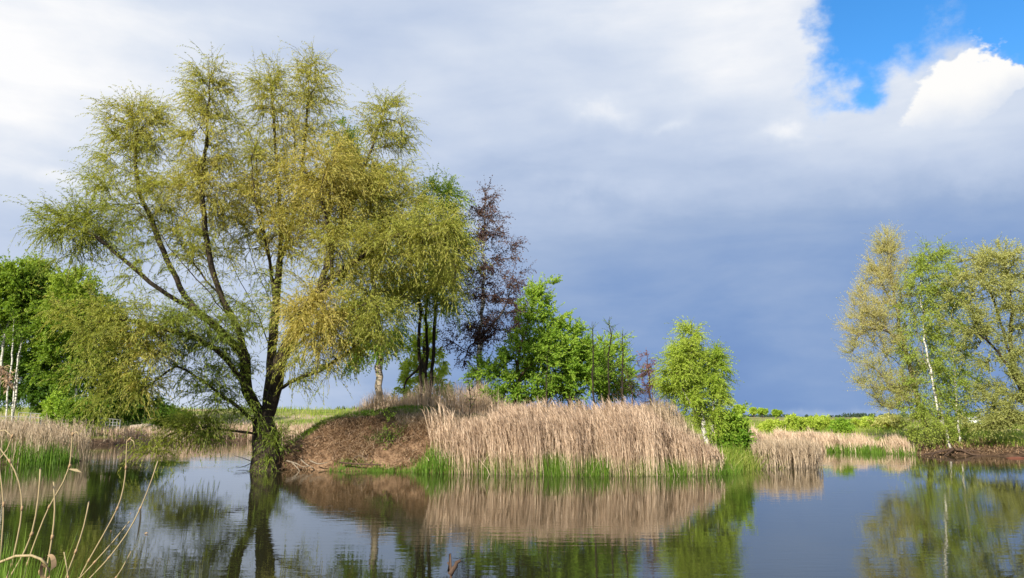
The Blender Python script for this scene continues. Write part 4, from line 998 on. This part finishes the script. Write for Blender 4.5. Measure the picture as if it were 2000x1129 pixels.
for d, pts, r, lab, leaf_pts in stalks:
    q = [P(x, y, d) for x, y in pts]
    last, dirn = q[-1], unit(q[-1] - q[-2])
    foot = np.array([last[0] + dirn[0] * .55, d + .03, -.08]); mid = last + dirn * .25
    q += [mid, foot]
    o = empty('reed_stalk', (foot[0], foot[1], 0)); tag(o, lab, 'reed', 'dry stalks in the near corner')
    tube_mesh('stem', q[::-1], r * .82, stem_mat, o, 7, .04, r_end=r * .42)
    # swollen nodes of the reed
    qq = spline(np.array(q), .3)
    for k in range(2, len(qq) - 1, 2):
        if qq[k][2] > .9: tube_mesh('node', [qq[k] - unit(qq[k + 1] - qq[k]) * .006, qq[k], qq[k] + unit(qq[k + 1] - qq[k]) * .006], r * .8, dry_leaf, o, 7, .006)
    if leaf_pts:
        lp = np.array([P(x, y, d - .006) for x, y in leaf_pts]); lp = spline(lp, .02); n = len(lp)
        wv = np.array([0.001, .005, .0032]) * np.sin(np.linspace(.4, math.pi, n))[:, None]
        V = np.stack([lp - wv, lp + wv], 1).reshape(-1, 3); a = np.arange(n - 1)[:, None] * 2
        mk('leaf', V, a + np.array([[0, 1, 3, 2]]), mat=stem_mat, parent=o)

# arching dead leaf with curled end
d = 1.9
o = empty('dead_reed_leaf', (P(0, 1098, d)[0], d, 0)); tag(o, 'arching dead reed leaf ending in a curled brown tuft low on the left', 'leaf')
tube_mesh('stem', [np.array([P(-60, 1129, d)[0], d, -.05]), P(-30, 1122, d), P(0, 1098, d), P(31, 1086, d), P(62, 1085, d), P(80, 1092, d), P(92, 1104, d)], .0032, stem_mat, o, 6, .03)
rng = np.random.default_rng(3)
t = np.linspace(0, 1, 40); ang = t * 9.5; rad = .020 * (1 - .65 * t)
c0 = P(88, 1110, d)
sp_ = c0 + np.stack([np.cos(ang) * rad, np.sin(ang * .5) * .012, np.sin(ang) * rad * 1.7 - .01 * t], -1)
wv = np.stack([.003 * np.cos(ang * 1.7), .006 * (1 - .5 * t), .005 * np.sin(ang * 1.3 + 1)], -1)
V = np.stack([sp_ - wv, sp_ + wv], 1).reshape(-1, 3); a = np.arange(39)[:, None] * 2
mk('curled_blade', V, a + np.array([[0, 1, 3, 2]]), mat=dry_leaf, parent=o)

# brown seed plume leaning in at the left edge
o = empty('reed_plume', (P(-60, 812, 3.0)[0], 3.0, 0)); tag(o, 'brown feathery reed plume nodding in at the left edge above the reeds', 'reed')
pp = [np.array([P(-70, 812, 3.0)[0], 3.0, -.1]), P(-60, 860, 3.0), P(-40, 770, 3.0), P(-20, 728, 3.0), P(0, 714, 3.0), P(12, 728, 3.0), P(16, 745, 3.0)]
tube_mesh('stem', pp, .0045, stem_mat, o, 6, .05, r_end=.0015)
sp_ = spline(np.array(pp[3:]), .003); base = np.repeat(sp_, 6, 0)
dv = rng.normal(0, .5, base.shape) + np.array([.1, 0, -.7])
pts, ds = twigs(base, dv, .02 + .03 * rng.random(len(base)), np.full(len(base), .3), 2, rng)
V, Q, own = leaves_on(pts, ds, 2, rng, .016, .0035, .5, .5)
mk('plume', V, Q, mat=ML['thatch'], v=np.clip(rng.normal(.6, .2, len(Q)), 0, 1), parent=o)

# green blades in the near corner
rng = np.random.default_rng(9)
N = 420
Y = rng.uniform(1.75, 2.6, N); X = -Y * (.70 - .105 * rng.random(N) ** 1.3)
top = 1.87 - Y * (.142 + .055 * rng.random(N) + .035 * ss(-.64, -.58, X / Y)) + .07 * (rng.random(N) < .12)
lean = np.stack([rng.normal(.02, .07, N), rng.normal(0, .05, N), np.zeros(N)], -1)
V, Q, _ = blades(np.stack([X, Y, np.full(N, -.05)], -1), top, .015 * (.6 + .7 * rng.random(N)), lean, rng, 5, taper=.97)
tag(mk('near_grass', V, Q, mat=ML['shoot'], v=np.repeat(np.clip(rng.normal(.6, .2, N), 0, 1), 5)), 'fresh green grass blades in the bottom left corner', 'grass', kind='stuff')
N = 26
X = rng.uniform(-.97, -.80, N); Y = rng.uniform(2.0, 2.4, N)
V, Q, _ = blades(np.stack([X, Y, np.full(N, -.05)], -1), 1.87 - Y * (.165 + .04 * rng.random(N)), np.full(N, .005), np.stack([rng.normal(0, .05, N), rng.normal(0, .05, N), np.zeros(N)], -1), rng, 5, taper=.95)
tag(mk('thin_grass', V, Q, mat=ML['meadow'], v=np.repeat(rng.random(N), 5)), 'few thin grass tips at the bottom beside the willow reflection', 'grass', kind='stuff')

# forked dead stick standing at the bottom edge
d = 3.2; wood = MB['brown_bark']
o = empty('dead_stick', (P(880, 1129, d)[0], d, 0)); tag(o, 'short forked weathered stick poking up at the bottom middle', 'stick')
b0 = np.array([P(882, 1129, d)[0], d, -.15])
tube_mesh('stem', [b0, P(881, 1129, d), P(876, 1116, d), P(879, 1106, d), P(875, 1098, d)], .014, wood, o, 7, .012, r_end=.005)
tube_mesh('fork', [P(879, 1122, d), P(885, 1112, d), P(890, 1106, d), P(892, 1099, d), P(900, 1095, d)], .012, wood, o, 7, .01, r_end=.006)

# dead branch in the water by the trunk
o = empty('drowned_branch', P(505, 905, 28.5)); tag(o, 'thin dark forked dead branch lying on the water left of the willow trunk', 'branch')
tube_mesh('stem', [P(512, 912, 27.0), P(505, 906, 27.4), P(494, 902, 27.8), P(478, 896, 28.4), P(458, 890, 29)], .024, MB['dark_bark'], o, 6, .1, r_end=.008)
tube_mesh('fork', [P(494, 902, 27.8), P(484, 908, 27.4), P(472, 912, 27.0), P(462, 914, 26.6)], .016, MB['dark_bark'], o, 6, .1, r_end=.006)

# bleached log at the foot of the bank
o = empty('driftwood_log', P(700, 907, 25.9)); tag(o, 'thin fallen log lying along the foot of the earth bank', 'log')
tube_mesh('stem', [P(663, 903, 25.75), P(690, 906, 25.65), P(715, 907, 25.6), P(745, 908, 25.5)], .03, MB['brown_bark'], o, 8, .1, r_end=.018)
tube_mesh('stub', [P(722, 907, 25.6), P(729, 900, 25.5)], .016, MB['brown_bark'], o, 6, .05, r_end=.012)
# exposed roots under the undercut edge
for i, pts in enumerate(([(560, 900), (578, 905), (592, 912), (604, 910)], [(588, 898), (600, 908), (612, 914)], [(606, 900), (622, 906), (640, 903)], [(572, 905), (582, 915), (586, 922)], [(690, 897), (700, 890), (712, 894), (716, 902)])):
    o = empty('bank_root', P(pts[0][0], pts[0][1], 26.0)); tag(o, ('pale root lying lowest along the undercut beside the willow', 'short pale root hanging from the undercut into the water', 'pale root arched out of the undercut nearest the log', 'root dropping into the water closest to the willow trunk', 'curved root loop standing out of the bank just above the log')[i], 'root', 'exposed roots along the island bank')
    tube_mesh('stem', [P(x, y, 26.15 - .012 * (y - 890)) for x, y in pts], .028, MB['pale_bark'], o, 6, .06, r_end=.012)
# roots and washed-out bank under the right-hand trees
for i, pts in enumerate(([(1862, 876), (1838, 882), (1815, 886), (1800, 889)], [(1862, 878), (1850, 886), (1842, 892)], [(1866, 878), (1890, 880), (1920, 882), (1950, 879)], [(1838, 880), (1826, 884), (1818, 891)], [(1876, 878), (1900, 888), (1925, 890)])):
    o = empty('bank_root', P(pts[0][0], pts[0][1], 36.4)); tag(o, ('tan root running left from the right-hand birches', 'short root dropping to the water under the leaning birch', 'long pale root running right along the right bank', 'root curling into the water at the left end of the right bank', 'low root at the waterline below the upright birch')[i], 'root', 'exposed roots along the right bank')
    tube_mesh('stem', [P(x, y, 36.4 - .06 * (y - 876)) for x, y in pts], .06, MB['brown_bark'], o, 6, .1, r_end=.025)

# rust-red clay block at the right edge of the water
def rock(name, label, px, py, d, sx, sy, sz, mat, seed, cat='stone', group=None):
    rng = np.random.default_rng(seed); c = P(px, py, d)
    n, m = 9, 14; V = []
    for i in range(n + 1):
        th = math.pi * i / n
        for j in range(m):
            ph = 2 * math.pi * j / m; q = np.array([math.sin(th) * math.cos(ph), math.sin(th) * math.sin(ph), math.cos(th)])
            q = np.sign(q) * np.abs(q) ** .75
            V.append(q * np.array([sx, sy, sz]) * (1 + .22 * mnoise.noise(Vector(q * 1.9) + Vector((seed, 0, 0)))))
    a = np.arange((n + 1) * m).reshape(n + 1, m); b = np.roll(a, -1, 1)
    Q = np.stack([a[:-1], a[1:], b[1:], b[:-1]], -1).reshape(-1, 4)
    return tag(mk(name, np.array(V) + c, Q, mat=mat), label, cat, group)


rock('clay_boulder', 'rust-red low boulder at the waterline by the right edge', 1985, 896, 33.4, .38, .2, .09, plain('rust_clay', (0.13, 0.05, 0.03), .9, .4, 9), 1)
for i, (px, py, sx) in enumerate(((262, 834, .45), (272, 833, .6), (284, 831, .5))):
    rock('pale_stone', ('pale stone left of three on the far left bank below the trees', 'largest pale stone, middle of three on the far left bank', 'pale stone right of three on the far left bank')[i], px, py, 56, sx * .7, .3, .15, plain('pale_stone', (0.30, 0.25, 0.19), .9, .3, 4), 5 + i, group='pale stones on the left bank')

# small pieces floating on the water
for i, (px, py) in enumerate(((286, 1043), (255, 1003), (217, 1038))):
    r = ray(px, py); d = -CAMZ / r[2] * r[1]; p = P(px, py, d)
    V = p + np.array([(-.02, -.01, .004), (.0, -.018, .006), (.03, 0, .012), (.0, .02, .008), (-.025, .01, .01), (0, 0, .02)]) * (1.4 if i == 0 else .7)
    tag(mk('floating_leaf', V, T=[(0, 1, 5), (1, 2, 5), (2, 3, 5), (3, 4, 5), (4, 0, 5), (0, 4, 3), (0, 3, 2), (0, 2, 1)], mat=dry_leaf), ('largest brown dead leaf floating right of the leaning stalks', 'small speck of dead leaf floating beside the hooked stalk', 'small dead leaf floating left of the longest leaning stalk')[i], 'leaf', 'leaves floating on the pond')

# pipe railing on the left shore
rail_mat = plain('galvanised_pipe', (0.20, 0.20, 0.19), .45, .12, 12, .5)
RD = 52.0
def railing(label, posts, rails):
    o = empty('pipe_railing', (P(posts[0][0], 840, RD)[0], RD, float(land_h(np.array(P(posts[0][0], 840, RD)[0]), np.array(RD))))); tag(o, label, 'railing', 'pipe railings on the left shore')
    for x, y in posts:
        a = P(x, y, RD); g = float(land_h(np.array(a[0]), np.array(RD))) - .1
        tube_mesh('post', [np.array([a[0], RD, g]), a], .028, rail_mat, o, 6, .5)
    for p in rails: tube_mesh('rail', [P(x, y, RD + .0) for x, y in p], .024, rail_mat, o, 6, .5)
railing('long pale pipe railing above the left reeds with a raised middle', [(-12, 813), (37, 806), (60, 807), (82, 808), (100, 810)], [[(-12, 813), (37, 814), (100, 817)], [(37, 806), (60, 807), (100, 810)], [(-12, 823), (37, 824), (82, 825)], [(100, 816), (125, 819)]])
railing('short narrow pipe frame between the long railing and the barred one', [(126, 812), (140, 814)], [[(126, 812), (140, 814)], [(126, 820), (140, 821)], [(116, 827), (140, 828)]])
railing('barred pipe railing panel beneath the willow curtain', [(198, 817), (207, 818), (215, 819), (221, 820), (229, 820), (235, 820)], [[(145, 814), (198, 817), (235, 820)], [(195, 824), (235, 826)], [(188, 830), (235, 831)]])

# small white hut far behind the right-hand trees
o = empty('white_hut', P(1903, 835, 84)); tag(o, 'small white hut far off, glimpsed between trunks of the right-hand trees', 'hut')
hut = plain('white_wash', (0.78, 0.78, 0.76), .8, .08, 2)
c = P(1903, 836, 84); gz_ = float(land_h(np.array(c[0]), np.array(84.0)))
def boxv(x0, x1, y0, y1, z0, z1): return np.array([(x, y, z) for z in (z0, z1) for (x, y) in ((x0, y0), (x1, y0), (x1, y1), (x0, y1))])
BQ = [(0, 1, 5, 4), (1, 2, 6, 5), (2, 3, 7, 6), (3, 0, 4, 7), (4, 5, 6, 7), (3, 2, 1, 0)]
zt = P(1903, 819, 84)[2]
mk('wall', boxv(c[0] - .55, c[0] + .55, 83.5, 85.5, gz_ - .2, zt), BQ, mat=hut, parent=o)
mk('roof', np.array([(c[0] - .65, 83.4, zt + .003), (c[0] + .65, 83.4, zt + .003), (c[0] + .65, 85.6, zt + .003), (c[0] - .65, 85.6, zt + .003), (c[0], 83.4, zt + .4), (c[0], 85.6, zt + .4)]), [(0, 1, 2, 3), (0, 3, 5, 4), (1, 4, 5, 2)], [(0, 4, 1), (3, 2, 5)], mat=plain('hut_roof', (0.55, 0.55, 0.56), .7, .1, 3), parent=o)
mk('door', boxv(c[0] + .02, c[0] + .32, 83.46, 83.49, gz_, gz_ + (zt - gz_) * .8), BQ, mat=plain('hut_door', (0.16, 0.17, 0.2), .6, .1, 3), parent=o)
